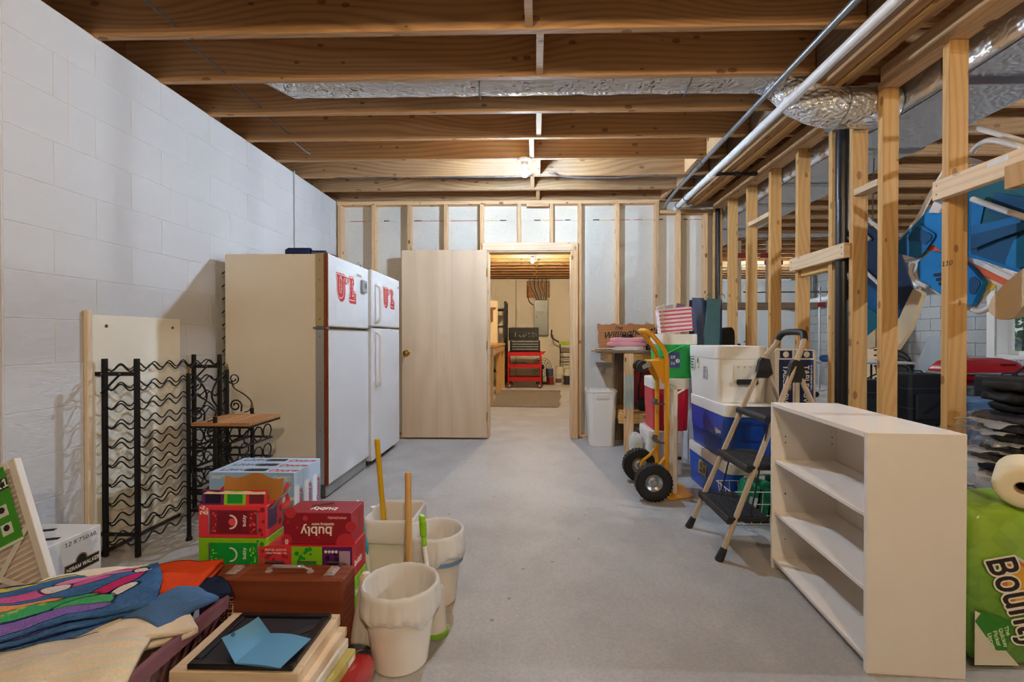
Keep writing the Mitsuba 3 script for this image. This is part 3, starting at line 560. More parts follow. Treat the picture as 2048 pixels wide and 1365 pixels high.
decal(f1+'__freezer_door', -1.4098, 3.41, 1.447, .165); decal(f2+'__freezer_door', -1.3848, 4.32, 1.454, .155)
part(f1+'__freezer_door', 'badge', bx(-1.4099, -1.407, 3.60, 3.70, 1.585, 1.605), C('#b9bdc2', .3, .8)); part(f2+'__freezer_door', 'badge', mv(lathe([(0, 0), (.012, 0), (.012, .002), (0, .003)], 14), -1.385, 4.61, 1.60, ry=90), C('#7d8288', .3, .8))
t = thing('thermometer', 'small grey digital thermometer stuck on the first freezer door', 'thermometer')
part(t, 'case', bx(-1.4085, -1.388, 3.685, 3.775, 1.465, 1.565, .004), C('#8c9297', .45)); part(t, 'display', bx(-1.388, -1.3872, 3.712, 3.765, 1.50, 1.54), C('#59615f', .25))
t = thing('tube_pouch', 'pair of dark navy tubular pouches lying on top of the first refrigerator', 'pouch')
for y, r, x0 in ((3.22, .030, -1.67), (3.30, .028, -1.60)):
    part(t, 'tube', mv(crinkle(lathe([(0, -.09), (r*.7, -.088), (r, -.07), (r*1.03, 0), (r, .07), (r, .085), (r*.75, .085), (r*.7, .05), (0, .05)], 20), .002, 30), x0, y, 1.672+r*1.05, ry=90), C('#16244f', .8), smooth=40)
part(t, 'pad', mv(lump(.22, .13, .055, 3, .5), -1.60, 3.43, 1.669), C('#131a2e', .85), smooth=True)
part(t, 'strap', tube(bend([(-1.56, 3.3, 1.69), (-1.50, 3.25, 1.70), (-1.47, 3.2, 1.676), (-1.45, 3.3, 1.676)], 6), .008, 6, flat=.4), C('#101522', .8))
one('fridge_clip', tube(bend([(-1.43, 3.62, 1.673), (-1.41, 3.64, 1.69), (-1.42, 3.66, 1.70), (-1.41, 3.70, 1.68), (-1.42, 3.72, 1.675)], 5), .004, 6), C('#9aa0a4', .3, .9), 'small wire clip lying on the edge of the first refrigerator top', 'clip')

# ------------------------------------------------------------------ foreground left: boxes, case, bins, laundry
WHT, DK, SIL = C('#e8e4de', .5), C('#1b1a1d', .5), C('#b9bcc0', .28, .85)
def flat(k, name, A, g, col, lv=1, label=None): return part(k, name, xf(ext(g, .0004*lv), A), col, label=label, kind='stuff' if name.split('_')[-1] in ('bubbles', 'fruit', 'trees', 'snow') else None)
def circ(x, y, r): return Point(x, y).buffer(r, 10)
def arc(x, y, r, w, a0, a1):
    a = np.radians(np.linspace(a0, a1, 18)); return LineString(np.stack([x+r*np.cos(a), y+r*np.sin(a)], 1)).buffer(w/2)
def carton(name, label, category, x0, x1, y0, y1, z0, z1, col, group=None, rz=0):
    t = thing(name, label, category, group); part(t, 'carton', bx(x0, x1, y0, y1, z0, z1, .0025), col); return t
def can_art(k, A, w, h, body, dark, bub, seed):
    """a can lying on its side, printed on a carton face whose lower left corner is A's origin"""
    r = np.random.default_rng(seed)
    b = union_all([sbox(.17*w, .14*h, .86*w, .84*h).buffer(.02*h)]); flat(k, 'printed_can', A, b, dark, 1)
    flat(k, 'printed_can', A, union_all([sbox(.155*w, .16*h, .17*w, .82*h).buffer(.008*h), sbox(.86*w, .18*h, .875*w, .80*h).buffer(.008*h)]), SIL, 1)
    flat(k, 'printed_can', A, union_all([sbox(.28*w, .15*h, .74*w, .83*h)]), body, 2)
    pts = [(r.uniform(.19, .27)*w, r.uniform(.2, .78)*h, r.uniform(.006, .016)*w) for _ in range(13)] + [(r.uniform(.745, .845)*w, r.uniform(.2, .78)*h, r.uniform(.006, .016)*w) for _ in range(17)]
    flat(k, 'printed_bubbles', A, union_all([circ(*p) for p in pts]), bub, 3)
    flat(k, 'printed_smile', A, arc(.47*w, .50*h, .20*h, .05*h, -88, 88), WHT, 4)
    part(k, 'lettering', txt('bubly', .075*h*1.3, A @ fr((.70*w, .36*h, 0), (0, 1, 0), (-1, 0, 0)), True, .0016), WHT)
RED, DRED, GRN, DGRN, PUR, DPUR = C('#d83a46', .5), C('#7a1626', .5), C('#86c51f', .5), C('#149a35', .5), C('#5a2166', .5), C('#1a1030', .5)
LRED, LGRN = C('#e0525a', .5), C('#a5e23a', .5)
def bubbles(k, A, pts, col, lv=1): flat(k, 'printed_bubbles', A, union_all([circ(*p) for p in pts]), col, lv)
YS[0] = .982   # the photograph puts this group slightly nearer than first measured
# left stack: four cases of sparkling water
x0, x1, yb, dz = -1.245, -.99, 1.70, .1205
for i, (nm, col) in enumerate((('lowest purple sparkling water case at the bottom of the left stack', PUR), ('red sparkling water case low in the left stack behind the mahogany case', RED), ('lime green sparkling water case under the open red one', GRN))):
    t = carton('drink_case', nm, 'drink case', x0, x1, yb, yb+.112, i*dz+.0005, (i+1)*dz-.0005, col, None)
    A = fr((x0, yb, i*dz), (1, 0, 0), (0, 0, 1))
    if i == 2:
        can_art(t, A, .255, .1205, C('#12a03c', .45), DGRN, C('#8fe04a', .5), 3); bubbles(t, A, [(.238, .10, .008), (.222, .110, .005), (.243, .07, .006), (.242, .04, .009), (.232, .02, .005)], DGRN)
t = carton('drink_case', 'opened red sparkling water case on top of the left stack with a torn flap', 'drink case', x0, x1, yb, yb+.112, 3*dz, 4*dz-.001, RED)
A = fr((x0, yb, 3*dz), (1, 0, 0), (0, 0, 1))
can_art(t, A, .255, .1205, C('#74182a', .45), C('#8d1d2d', .45), LRED, 5); flat(t, 'printed_tongue', A, circ(.128, .060, .014), LRED, 3)
bubbles(t, A, [(.24, .105, .009), (.226, .098, .004), (.232, .03, .008), (.243, .062, .006), (.238, .015, .005)], C('#8c2030', .5))
part(t, 'lettering', txt('24', .020, A @ fr((.027, .084, 0), (0, 1, 0), (-1, 0, 0)), True, .0012), WHT); part(t, 'lettering', txt('cans', .0085, A @ fr((.037, .085, 0), (0, 1, 0), (-1, 0, 0)), True, .0012), WHT)
zt = 4*dz
part(t, 'open_flap', mv(bx(0, .245, -.0012, .0012, 0, .055), x0+.006, yb+.012, zt-.002, rx=-4), C('#a82b36', .6))
Af = fr((x0+.006, yb+.0106, zt-.002), (1, 0, 0), (0, .07, 1))
for q, (a, b, c1, c2) in enumerate(((0, .083, PUR, DPUR), (.083, .165, GRN, DGRN), (.165, .245, RED, C('#6c1b30', .5)))):
    flat(t, 'printed_stripe', Af, sbox(a, 0, b, .053), c1, 1); flat(t, 'printed_can', Af, sbox(a+.013, .006, b-.012, .040), c2, 2)
flat(t, 'torn_edge', Af, Polygon([(.006, .042), (.02, .050), (.06, .046), (.09, .052), (.13, .047), (.17, .052), (.20, .048), (.238, .050), (.238, .040), (.006, .040)]), C('#e9dcc0', .8), 3)
part(t, 'back_flap', sheet(lambda u, v: np.stack([x0+.04+.235*u, yb+.075+.02*v+.01*np.sin(5*u), zt-.002+.085*v*(1-.12*np.sin(9*u))], -1), 14, 5, .002), C('#a9793c', .8))
part(t, 'torn_strip', sheet(lambda u, v: np.stack([x1-.01+.05*v+.01*np.sin(4*u), yb+.02+.09*u, zt-.03+.055*v+.02*u], -1), 10, 5, .002), C('#8b8a86', .7))
part(t, 'torn_strip', sheet(lambda u, v: np.stack([x1+.018+.018*v+.012*np.sin(6*u), yb+.06+.06*u, zt-.025+.075*u-.012*v], -1), 10, 4, .002), C('#b02030', .5))
A = fr((x1, yb, 3*dz), (0, 1, 0), (0, 0, 1)); flat(t, 'printed_panel', A, sbox(.008, .03, .07, .112), C('#57365a', .5), 1); bubbles(t, A, [(.09, .03, .012), (.095, .08, .01)], DRED)
# right stack
def side_print(k, A, w, h, txt_, col):
    part(k, 'lettering', txt(txt_, h*.3, A @ fr((.02, h*.3, 0), (1, 0, 0), (0, 1, 0)), True, .0008), col)
t = carton('drink_case', 'green sparkling water case at the bottom of the right stack beside the square bin', 'drink case', -1.02, -.672, 1.70, 1.835, .0005, .2095, GRN)
side_print(t, fr((-.672, 1.70, .12), (0, 1, 0), (0, 0, 1)), .26, .07, 'bubly', WHT)
t = carton('drink_case', 'three coloured sparkling water case of red, green and purple panels in the right stack', 'drink case', -1.02, -.672, 1.70, 1.835, .2105, .334, C('#b82c37', .5))
A = fr((-1.02, 1.70, .2105), (1, 0, 0), (0, 0, 1))
for a, b, c1, c2, c3, sd in ((0, .122, RED, C('#6c1426', .5), C('#9a2a3a', .5), 1), (.122, .237, GRN, C('#15962f', .5), DGRN, 2), (.237, .348, PUR, DPUR, C('#2f1440', .5), 3)):
    flat(t, 'printed_panel', A, sbox(a+.0005, 0, b-.0005, .123), c1, 1); r = np.random.default_rng(sd)
    flat(t, 'printed_bubbles', A, union_all([circ(r.uniform(a+.012, b-.012), r.uniform(.07, .115), r.uniform(.003, .010)) for _ in range(8)]), c3, 2)
    m = (a+b)/2; flat(t, 'printed_can', A, Polygon([(m-.044, 0), (m-.044, .048), (m-.034, .064), (m+.034, .064), (m+.044, .048), (m+.044, 0)]), c2, 3)
    flat(t, 'printed_can', A, sbox(m-.034, .064, m+.034, .069).buffer(.001), SIL, 3)
    flat(t, 'printed_bubbles', A, union_all([circ(m+r.uniform(-.04, .04), r.uniform(.005, .05), r.uniform(.0015, .004)) for _ in range(18)]), {1: LRED, 2: LGRN, 3: C('#7d5a86', .5)}[sd], 4)
part(t, 'lettering', txt('24 x 12 FL OZ CANS', .006, A @ fr((.105, .113, 0), (-1, 0, 0), (0, -1, 0)), True, .0012), WHT); part(t, 'lettering', txt('24 - 355 mL CANS', .006, A @ fr((.105, .101, 0), (-1, 0, 0), (0, -1, 0)), True, .0012), WHT)
flat(t, 'printed_label', A, sbox(.30, .04, .34, .108), C('#b59ab4', .5), 3); flat(t, 'printed_fruit', A, union_all([circ(.25+.013*q, .105, .0055) for q in range(4)]), WHT, 3)
side_print(t, fr((-.672, 1.70, .23), (0, 1, 0), (0, 0, 1)), .26, .07, 'bubly', WHT)
t = carton('drink_case', 'cherry red eight pack of sparkling water on top of the right stack, printed upside down', 'drink case', -.935, -.683, 1.715, 1.845, .335, .452, C('#8e1b2c', .45))
A = fr((-.683, 1.715, .452), (-1, 0, 0), (0, 0, -1))
bubbles(t, A, [(.0, .05, .02), (.02, .11, .035), (.17, .02, .01), (.24, .1, .02), (.225, .0, .02), (.07, .055, .006), (.20, .055, .005), (.235, .035, .004), (.12, .09, .004)], C('#b93240', .45))
part(t, 'carton_side', bx(-.6828, -.682, 1.716, 1.844, .336, .451), C('#a32535', .45))
part(t, 'lettering', txt('bubly', .033, A @ fr((.068, .078, 0), (1, 0, 0), (0, -1, 0)) @ np.diag([1, -1, -1, 1.]) if False else A @ fr((.068, .088, 0), (1, 0, 0), (0, -1, 0)) @ np.diag([1., -1, 1, 1]) if False else fr((-.683-.068, 1.7148, .452-.051), (-1, 0, 0), (0, 0, -1)), True, .0008), WHT)
part(t, 'lettering', txt('sparkling water', .0085, fr((-.745, 1.7148, .452-.038), (-1, 0, 0), (0, 0, -1)), True, .0008), WHT)
part(t, 'lettering', txt('cherrybubly.', .009, fr((-.698, 1.7148, .452-.014), (-1, 0, 0), (0, 0, -1)), True, .0008), C('#f0a0a0', .5))
part(t, 'lettering', txt('8', .016, fr((-.915, 1.7148, .352), (-1, 0, 0), (0, 0, -1)), True, .0008), WHT)
part(t, 'lettering', txt('bubly', .028, fr((-.75, 1.77, .4522), (-1, 0, 0), (0, -1, 0)), True, .0008), WHT)
flat(t, 'handle_slot', fr((-.83, 1.80, .4521), (1, .4, 0), (-.4, 1, 0)), sbox(-.03, -.005, .04, .005).buffer(.004), C('#301014', .6), 1)
# beer cases behind
BE = C('#b4cde6', .4)
def beer(label, x0, x1, y0, y1, z0, z1, front):
    t = carton('beer_case', label, 'beer case', x0, x1, y0, y1, z0, z1, BE); w, h = x1-x0, z1-z0
    A2 = fr((x0, y0, z1), (1, 0, 0), (0, 1, 0)); d = y1-y0
    flat(t, 'handle_slot', A2, sbox(.16, d*.35, .25, d*.62).buffer(.01), C('#2a2b30', .6), 1)
    part(t, 'lettering', txt('Coors', min(.05, d*.4), A2 @ fr((.27, d*.2, 0), (1, 0, 0), (0, 1, 0)), True, .0008, shear=.3), C('#a8323c', .5)); part(t, 'lettering', txt('LIGHT', min(.04, d*.36), A2 @ fr((.03, d*.3, 0), (1, 0, 0), (0, 1, 0)), True, .0008, shear=.2), C('#5d6b80', .5))
    A3 = fr((x1, y0, z0), (0, 1, 0), (0, 0, 1)); flat(t, 'printed_can', A3, sbox(d*.12, h*.08, d*.5, h*.72).buffer(.004), C('#e3e8ee', .3), 1); part(t, 'lettering', txt('Coors', .032, A3 @ fr((d*.85, h*.15, 0), (0, 1, 0), (-1, 0, 0)), True, .0008, shear=.3), C('#a8323c', .5))
    flat(t, 'printed_mountain', A3, Polygon([(d*.55, .0), (d*.98, .0), (d*.98, h*.5), (d*.8, h*.7), (d*.6, h*.4)]), C('#7d93ab', .5), 1)
    if front:
        A = fr((x0, y0, z0), (1, 0, 0), (0, 0, 1))
        flat(t, 'printed_sky', A, sbox(.001, h*.55, w-.001, h-.001), C('#93b8de', .45), 1); flat(t, 'printed_haze', A, sbox(.001, .001, w-.001, h*.55), C('#d9d2cc', .45), 1)
        flat(t, 'printed_mountain', A, Polygon([(.0, h*.1), (.12, h*.52), (.155, h*.66), (.19, h*.88), (.215, h*.80), (.26, h*.60), (.33, h*.42), (w-.002, h*.50), (w-.002, h*.02), (.0, h*.02)]), C('#8b8f97', .5), 2)
        flat(t, 'printed_snow', A, union_all([Polygon([(.155, h*.66), (.19, h*.88), (.215, h*.80), (.205, h*.70), (.195, h*.76), (.185, h*.66), (.17, h*.72)]), Polygon([(.26, h*.6), (.31, h*.46), (.29, h*.44), (.27, h*.5)]), Polygon([(.12, h*.52), (.15, h*.62), (.15, h*.5), (.135, h*.53)])]), C('#e6e8ea', .5), 3)
        flat(t, 'printed_trees', A, Polygon([(x, h*(.02 if i % 2 == 0 else .14+.05*((i*7) % 3))) for i, x in enumerate(np.linspace(.2, w-.004, 33))]), C('#2f5236', .6), 3)
        flat(t, 'printed_badge', A, circ(.095, h*.6, .045), C('#b4232f', .5), 3)
        part(t, 'lettering', txt('24', .016, A @ fr((.010, h-.030, 0), (1, 0, 0), (0, 1, 0)), True, .0014), WHT); part(t, 'lettering', txt('12 FL OZ', .0065, A @ fr((.033, h-.022, 0), (1, 0, 0), (0, 1, 0)), True, .0014), WHT); part(t, 'lettering', txt('CANS', .0065, A @ fr((.033, h-.031, 0), (1, 0, 0), (0, 1, 0)), True, .0014), WHT)
        part(t, 'lettering', txt('Cold', .019, A @ fr((w-.105, h-.036, 0), (1, 0, 0), (0, 1, 0)), True, .0014, shear=.25), WHT)
        for q in range(3): part(t, 'lettering', txt('LAGERED FILTERED'[:12], .0045, A @ fr((w-.055, h-.024-.008*q, 0), (1, 0, 0), (0, 1, 0)), False, .0014), WHT)
    return t
for i, (nm, fr_) in enumerate((('silver and blue beer case with a printed mountain, front one of the standing row', True), ('middle silver beer case of the standing row by the refrigerator', False), ('rear silver beer case of the standing row by the refrigerator', False))):
    beer(nm, -1.575, -1.160, 2.225+.092*i, 2.316+.092*i, .19, .452, fr_)
t = beer('silver beer case lying flat under the standing row of beer cases', -1.57, -1.15, 2.21, 2.50, .0005, .1895, False)
part(t, 'lettering', txt('Cold', .05, fr((-1.35, 2.209, .09), (1, 0, 0), (0, 0, 1)), True, .0008, shear=.25), WHT)
# mahogany case
t = thing('cutlery_case', 'mahogany wooden case with chrome clasps and carrying handle', 'case')
part(t, 'body', bx(-1.11, -.645, 1.5545, 1.655, 0, .29, .003), W(3, 0, 7)); part(t, 'lid', bx(-1.11, -.645, 1.544, 1.5542, 0, .29, .003), W(3, 0, 7))
for x in (-1.045, -.705):
    c = part(t, 'clasp', bx(x-.018, x+.018, 1.575, 1.632, .2902, .2935, .001), C('#dfe1e4', .2, .75))
    part(c, 'lever', mv(bx(-.010, .010, -.018, .018, 0, .006, .002), x, 1.605, .294, rx=6), C('#e6e8ea', .18, .75)); part(c, 'loop', tube([(x-.012, 1.61, .2975), (x-.012, 1.628, .297), (x+.012, 1.628, .297), (x+.012, 1.61, .2975)], .0018, 6), C('#e6e8ea', .18, .75))
hd = part(t, 'handle', tube(bend([(-.925, 1.60, .298), (-.905, 1.592, .312), (-.89, 1.585, .316), (-.85, 1.583, .317), (-.815, 1.585, .316), (-.80, 1.592, .312), (-.78, 1.60, .298)], 6), [.004]*7 + [.0065]*24 + [.004]*6, 10), C('#dfe1e4', .2, .75), smooth=True)
for x in (-.925, -.78): part(t, 'handle_mount', mv(lathe([(0, 0), (.012, 0), (.012, .003), (.007, .006), (.006, .012), (0, .014)], 14), x, 1.602, .2901), C('#dfe1e4', .2, .75), smooth=40)
for s, dx in (('CHICAGO', 0), ('CUTLERY', .027)): part(t, 'lettering', txt(s, .019, fr((-1.04+dx, 1.5438, .118), (0, 0, 1), (-1, 0, 0)), True, .0006), C('#d9c9a8', .5))
# picture frames
_R = np.array([math.cos(YAW), math.sin(YAW), 0]); _U = np.cross(_R, FWD)
def at(px, py, axis, val):
    """the point of a plane (x, y or z = val) seen at a pixel of the 2048 wide photograph"""
    d = FWD + _R*(px-1050)/F_PX + _U*(682.5-py)/F_PX; t = (val-EYE[axis])/d[axis]; return EYE + d*t
fw = lambda z0, z1, x0, x1, y0, y1, w: cat([bx(x0, x1, y0, y0+w, z0, z1, .002), bx(x0, x1, y1-w, y1, z0, z1, .002), bx(x0, x0+w, y0+w, y1-w, z0, z1, .002), bx(x1-w, x1, y0+w, y1-w, z0, z1, .002)])
def pframe(name, label, cx, cy, z0, z1, w, d, bw, rz, mat, back, glass=None):
    t = thing(name, label, 'picture frame', 'stack of picture frames' if False else None)
    hw, hd = w/2, d/2
    for nm, b_ in (('rail', (-hw, hw, -hd, -hd+bw)), ('rail', (-hw, hw, hd-bw, hd)), ('stile', (-hw, -hw+bw, -hd+bw, hd-bw)), ('stile', (hw-bw, hw, -hd+bw, hd-bw))):
        part(t, nm, bx(*b_, z0, z1, .002), mat, A=trimesh.transformations.translation_matrix([cx, cy, 0]) @ trimesh.transformations.rotation_matrix(math.radians(rz), [0, 0, 1]))
    part(t, 'backing', mv(bx(-hw+bw, hw-bw, -hd+bw, hd-bw, z0+.002, z1-.006), cx, cy, 0, rz=rz), back)
    return t
pframe('picture_frame', 'cream wooden box frame on top of the frame stack, holding the black frame', -.795, 1.344, .186, .22, .346, .267, .028, 0, W(5), C('#cfc4b0', .6))
pframe('picture_frame', 'second cream wooden frame beneath the top box frame', -.775, 1.342, .158, .1855, .346, .267, .03, -2, W(5), C('#cfc4b0', .6))
one('white_box', mv(bx(-.17, .17, -.13, .13, 0, .03, .003), -.765, 1.338, .127, rz=-3), C('#dedad0', .5), 'flat white box between the cream frames and the yellow box', 'box')
t = thing('yellow_box', 'flat pale yellow box under the stack of frames', 'box'); part(t, 'carton', mv(bx(-.17, .17, -.14, .14, 0, .035, .003), -.745, 1.33, .09, rz=-4), C('#c9c47e', .5))
part(t, 'price_label', xf(bx(-.018, .018, -.008, .008, 0, .0006), fr((-.566, 1.42, .108), (.07, .997, 0), (0, 0, 1))), C('#e9e6da', .6))
one('storage_box', bx(-.93, -.60, 1.20, 1.47, 0, .0895, .003), C('#8d7f66', .7), 'low cardboard box carrying the yellow box and frames', 'box')
t = thing('black_frame', 'shiny black picture frame lying on the cream box frame', 'picture frame')
for nm, b_ in (('rail', (-.142, .142, -.12, -.098)), ('rail', (-.142, .142, .098, .12)), ('stile', (-.142, -.12, -.098, .098)), ('stile', (.12, .142, -.098, .098))): part(t, nm, mv(bx(*b_, 0, .016, .003), -.782, 1.335, .2205), C('#141416', .3))
part(t, 'easel_back', mv(bx(-.12, .12, -.098, .098, .003, .010, .001), -.782, 1.335, .2205), C('#1d1e22', .5)); part(t, 'stand_leg', mv(bx(-.012, .012, -.07, .07, 0, .003, .001), -.71, 1.35, .2310, rz=-48), C('#26272b', .45))
t = thing('paper_folder', 'bent sky blue paper folder lying on the black frame', 'folder'); FB = C('#5a97c2', .6)
def patch(a, b, c, d, bulge, nz=.0018):
    a, b, c, d = (np.array(q) for q in (a, b, c, d))
    def f(u, v):
        U, V = u[..., None], v[..., None]; P = a*(1-U)*(1-V) + b*U*(1-V) + c*U*V + d*(1-U)*V
        P[..., 2] += bulge*np.sin(math.pi*u)*(.4 + .6*v); return P
    return sheet(f, 14, 12, nz)
eye = lambda px, py, z: tuple(at(px, py, 2, z)/[1, YS[0], 1])
part(t, 'left_flap', patch(eye(470, 1328, .2395), eye(541, 1268, .241), eye(517, 1234, .292), eye(443, 1277, .268), -.004), FB); part(t, 'right_flap', patch(eye(470, 1328, .2395), eye(560, 1337, .2415), eye(622, 1279, .252), eye(541, 1268, .241), .006), FB)
part(t, 'under_sheet', patch(eye(473, 1329, .2378), eye(560, 1338, .2385), eye(618, 1282, .2385), eye(541, 1270, .2385), .0), C('#4f8ab5', .6))
part(t, 'punch_hole', xf(lathe([(.0025, 0), (.005, 0), (.005, .001), (.0025, .001), (.0025, 0)], 14), fr(eye(466, 1270, .2735), (.85, .5, .1), (-.45, .75, .45))), C('#22384c', .5))
# wrapped bundles in front of the frames
def bundle(name, label, c, size, rz, col, seed):
    t = thing(name, label, 'wrapped bundle'); part(t, 'fabric', mv(lump(*size, seed, .6, .10, 18), c[0], c[1], c[2], rz=rz), col, smooth=True)
    part(t, 'plastic_wrap', mv(lump(size[0]*1.06, size[1]*1.07, size[2]*1.08, seed+3, .62, .07, 24), c[0], c[1], c[2], rz=rz), 'film'); return t
bundle('wrapped_bundle', 'bright red cloth bundle in clear plastic beside the frames', (-.572, 1.37, .001), (.09, .30, .09), -8, C('#b0202e', .6), 2)
bundle('wrapped_bundle', 'dark cloth bundle in clear plastic against the front wastebasket', (-.605, 1.545, .001), (.10, .09, .06), -12, C('#1d2028', .6), 4)
# wastebaskets with liners
WB = C('#e6e0d6', .42)
def liner_mesh(ring, z, drop, depth, seed, taper=.03):
    """a bag folded over a rim: ring(s) gives the outline scaled outward by s metres"""
    rows = []; rr_ = np.random.default_rng(seed); n = len(ring(0)); ph = rr_.uniform(0, 6.28, 12); a = np.arange(n)*2*math.pi/n
    wob = .5*np.sin(3*a+ph[0]) + .3*np.sin(5*a+ph[1]) + .2*np.sin(9*a+ph[2])
    key = [(0, -.016-taper, -depth), (.2, -.015-taper*.62, -depth*.6), (.3, -.015, -.03), (.4, -.010, .003), (.5, -.002, .009), (.6, .004, .001), (.7, .005, -.02), (.8, .007, -drop*.45), (.9, .009, -drop*.8), (1, .004, -drop)]
    for t in np.concatenate([np.linspace(0, .3, 6), np.linspace(.34, .62, 9), np.linspace(.66, 1, 14)]):
        s, dz = np.interp(t, [k[0] for k in key], [k[1] for k in key]), np.interp(t, [k[0] for k in key], [k[2] for k in key])
        pleat = sum(np.sin(f*a + p + 3*t*g)/(1+i) for i, (f, p, g) in enumerate(((13, ph[3], 1.2), (23, ph[4], -1.6), (37, ph[5], 2.1), (61, ph[6], -1))))
        out = max(0, t-.5)*2
        P = np.array(ring(s + out*(pleat*.0028 + wob*.005) + (pleat*.0012 if t < .35 else 0)))
        P[:, 2] = z + dz + out**2*wob*.30*drop + (pleat*.0009 if .3 < t < .65 else 0) + (t > .97)*pleat*.003; rows.append(P)
    return loft(rows, False, False)
def circle_ring(cx, cy, r, n=200):
    a = np.arange(n)*2*math.pi/n
    return lambda s: np.stack([cx + (r+s)*np.cos(a), cy + (r+s)*np.sin(a), 0*a], 1)
def round_bin(label, cx, cy, r0, r1, h, drop, seed, tilt=(0, 0)):
    t = thing('wastebasket', label, 'wastebasket')
    m = lathe([(0, 0), (r0-.006, 0), (r0, .006), (r0 + (r1-r0)*.5, h*.5), (r1, h-.004), (r1+.002, h), (r1-.004, h), (r1-.006, h-.01), (r0-.004, .006), (0, .006)], 48, cx, cy); part(t, 'bucket', m, WB, smooth=35)
    part(t, 'liner', liner_mesh(circle_ring(cx, cy, r1+.002), h+.004, drop, h*.7, seed), 'liner', smooth=True)
    return t
t = round_bin('round white wastebasket nearest the camera with a loose white liner', -.462, 1.590, .092, .124, .262, .085, 3)
t = round_bin('round white wastebasket with liner and blue drawstring behind the green handled brush', -.425, 1.965, .088, .116, .287, .10, 7)
part(t, 'drawstring', sheet(lambda u, v: np.stack([-.425 + (.1165+.002*np.sin(9*u))*np.cos(-2.6+3.0*u), 1.965 + (.1165)*np.sin(-2.6+3.0*u), .178 + .016*v + .008*np.sin(6*u)], -1), 40, 3, .0015), C('#6f8fb5', .5))
t = thing('wastebasket', 'square white wastebasket with liner holding the yellow stick', 'wastebasket')
A0 = lambda s, z: [(x-.645, y+2.15, z) for x, y, _ in rr(.215+2*s, .255+2*s, .03, 0, 7)]
part(t, 'bucket', loft([[(x*.86, y*.86, .0) for x, y, _ in rr(.215, .255, .03, 0, 7)] if False else [(x*.84-.645, y*.84+2.15, 0) for x, y, _ in rr(.215, .255, .03, 0, 7)], A0(0, .295), A0(-.006, .295), [(x*.80-.645, y*.80+2.15, .012) for x, y, _ in rr(.215, .255, .03, 0, 7)]]), WB, smooth=35)
def sq_ring(s): return [(x-.645, y+2.15, 0) for x, y, _ in rr(.219+2*float(np.mean(s)), .259+2*float(np.mean(s)), .035, 0, 16)] if np.ndim(s) == 0 else [(x-.645 + x/.13*q, y+2.15 + y/.15*q, 0) for (x, y, _), q in zip(rr(.219, .259, .035, 0, 16), s)]
part(t, 'liner', liner_mesh(lambda s: np.array(sq_ring(s if np.ndim(s) else np.full(64, s))), .299, .125, .2, 11), 'liner', smooth=True)
one('yellow_stick', tube([(-.75, 2.23, .02), (-.757, 2.232, .612), (-.757, 2.232, .618)], [.0125, .0125, .009], 12), C('#cda317', .45), 'bright yellow stick standing in the square wastebasket', 'stick', smooth=40) if False else one('yellow_stick', tube([(-.70, 2.20, .02), (-.752, 2.205, .614), (-.7525, 2.205, .620)], [.0125, .0125, .009], 12), C('#cda317', .45), 'bright yellow stick standing in the square wastebasket', 'stick', smooth=40)
t = thing('plunger', 'plunger with a brown wooden handle between the wastebaskets', 'plunger')
part(t, 'handle', tube([(-.480, 1.775, .07), (-.486, 1.78, .30), (-.489, 1.785, .575), (-.4892, 1.785, .585)], [.0125, .0125, .0125, .010], 12), W(7, 2)); part(t, 'cup', lathe([(.062, 0), (.066, .01), (.06, .035), (.035, .055), (.02, .07), (0, .075)], 24, -.480, 1.775), C('#5f2a20', .6), smooth=40)
t = thing('toilet_brush', 'toilet brush with a lime green handle standing in its white holder', 'brush')
part(t, 'holder', lathe([(0, 0), (.042, 0), (.045, .01), (.040, .06), (.034, .14), (.030, .17), (.027, .17), (.03, .12), (0, .10)], 24, -.375, 1.735), C('#e3e0da', .4), smooth=40); part(t, 'base_ring', lathe([(.0455, .004), (.050, .006), (.050, .018), (.0455, .02)], 24, -.375, 1.735), C('#79b51e', .4), smooth=40)
part(t, 'shaft', cyl((-.385, 1.735, .10), (-.418, 1.74, .335), .008, 12), C('#e6e4df', .4), smooth=40)
part(t, 'grip', tube(bend([(-.416, 1.74, .325), (-.419, 1.74, .36), (-.423, 1.742, .40), (-.425, 1.742, .43), (-.424, 1.742, .437)], 5), [.0095]*6+[.0125]*6+[.012]*5+[.011]*3+[.006], 14), C('#8cc71d', .4), smooth=True); part(t, 'grip_ribs', cat([tube([(-.4195-.0003*q+.0128*math.cos(a), 1.7408+.0128*math.sin(a), .362+.007*q) for a in np.linspace(0, 6.28, 14)], .001, 4) for q in range(8)]), C('#6fa516', .4))
for q, (x, y, lab) in enumerate(((-.742, 1.955, 'white and teal scrub brush handle leaning nearest the drink cases'), (-.722, 1.915, 'white scrub brush with a long teal grip pad beside the square bin'))):
    t = thing('scrub_brush', lab, 'brush'); z1 = .415 - .03*q
    P = bend([(x+.05, y, .02), (x+.035, y, .15), (x+.012, y+.002, z1-.10), (x-.004, y+.004, z1-.03), (x-.010, y+.004, z1)], 7)
    part(t, 'handle', tube(P, [.012]*8+[.014]*(len(P)-12)+[.012, .010, .007, .003], 12, flat=.6), C('#e4e4e2', .35), smooth=True)
    part(t, 'grip_pad', tube(P[10:-3]+np.array([.006, -.007, 0]), [.004]+[.0115]*(len(P[10:-3])-2)+[.004], 10, flat=.5), C('#1f93a8', .5), smooth=True)
one('brush_caddy', mv(lathe([(0, 0), (.052, 0), (.055, .01), (.05, .06), (.040, .12), (.030, .17), (.024, .21), (.022, .245), (.02, .258), (.012, .268), (0, .27)], 28), -.602, 1.645, 0), C('#e2d9cf', .45), 'white bottle shaped brush caddy between the mahogany case and the front wastebasket', 'caddy', smooth=40)
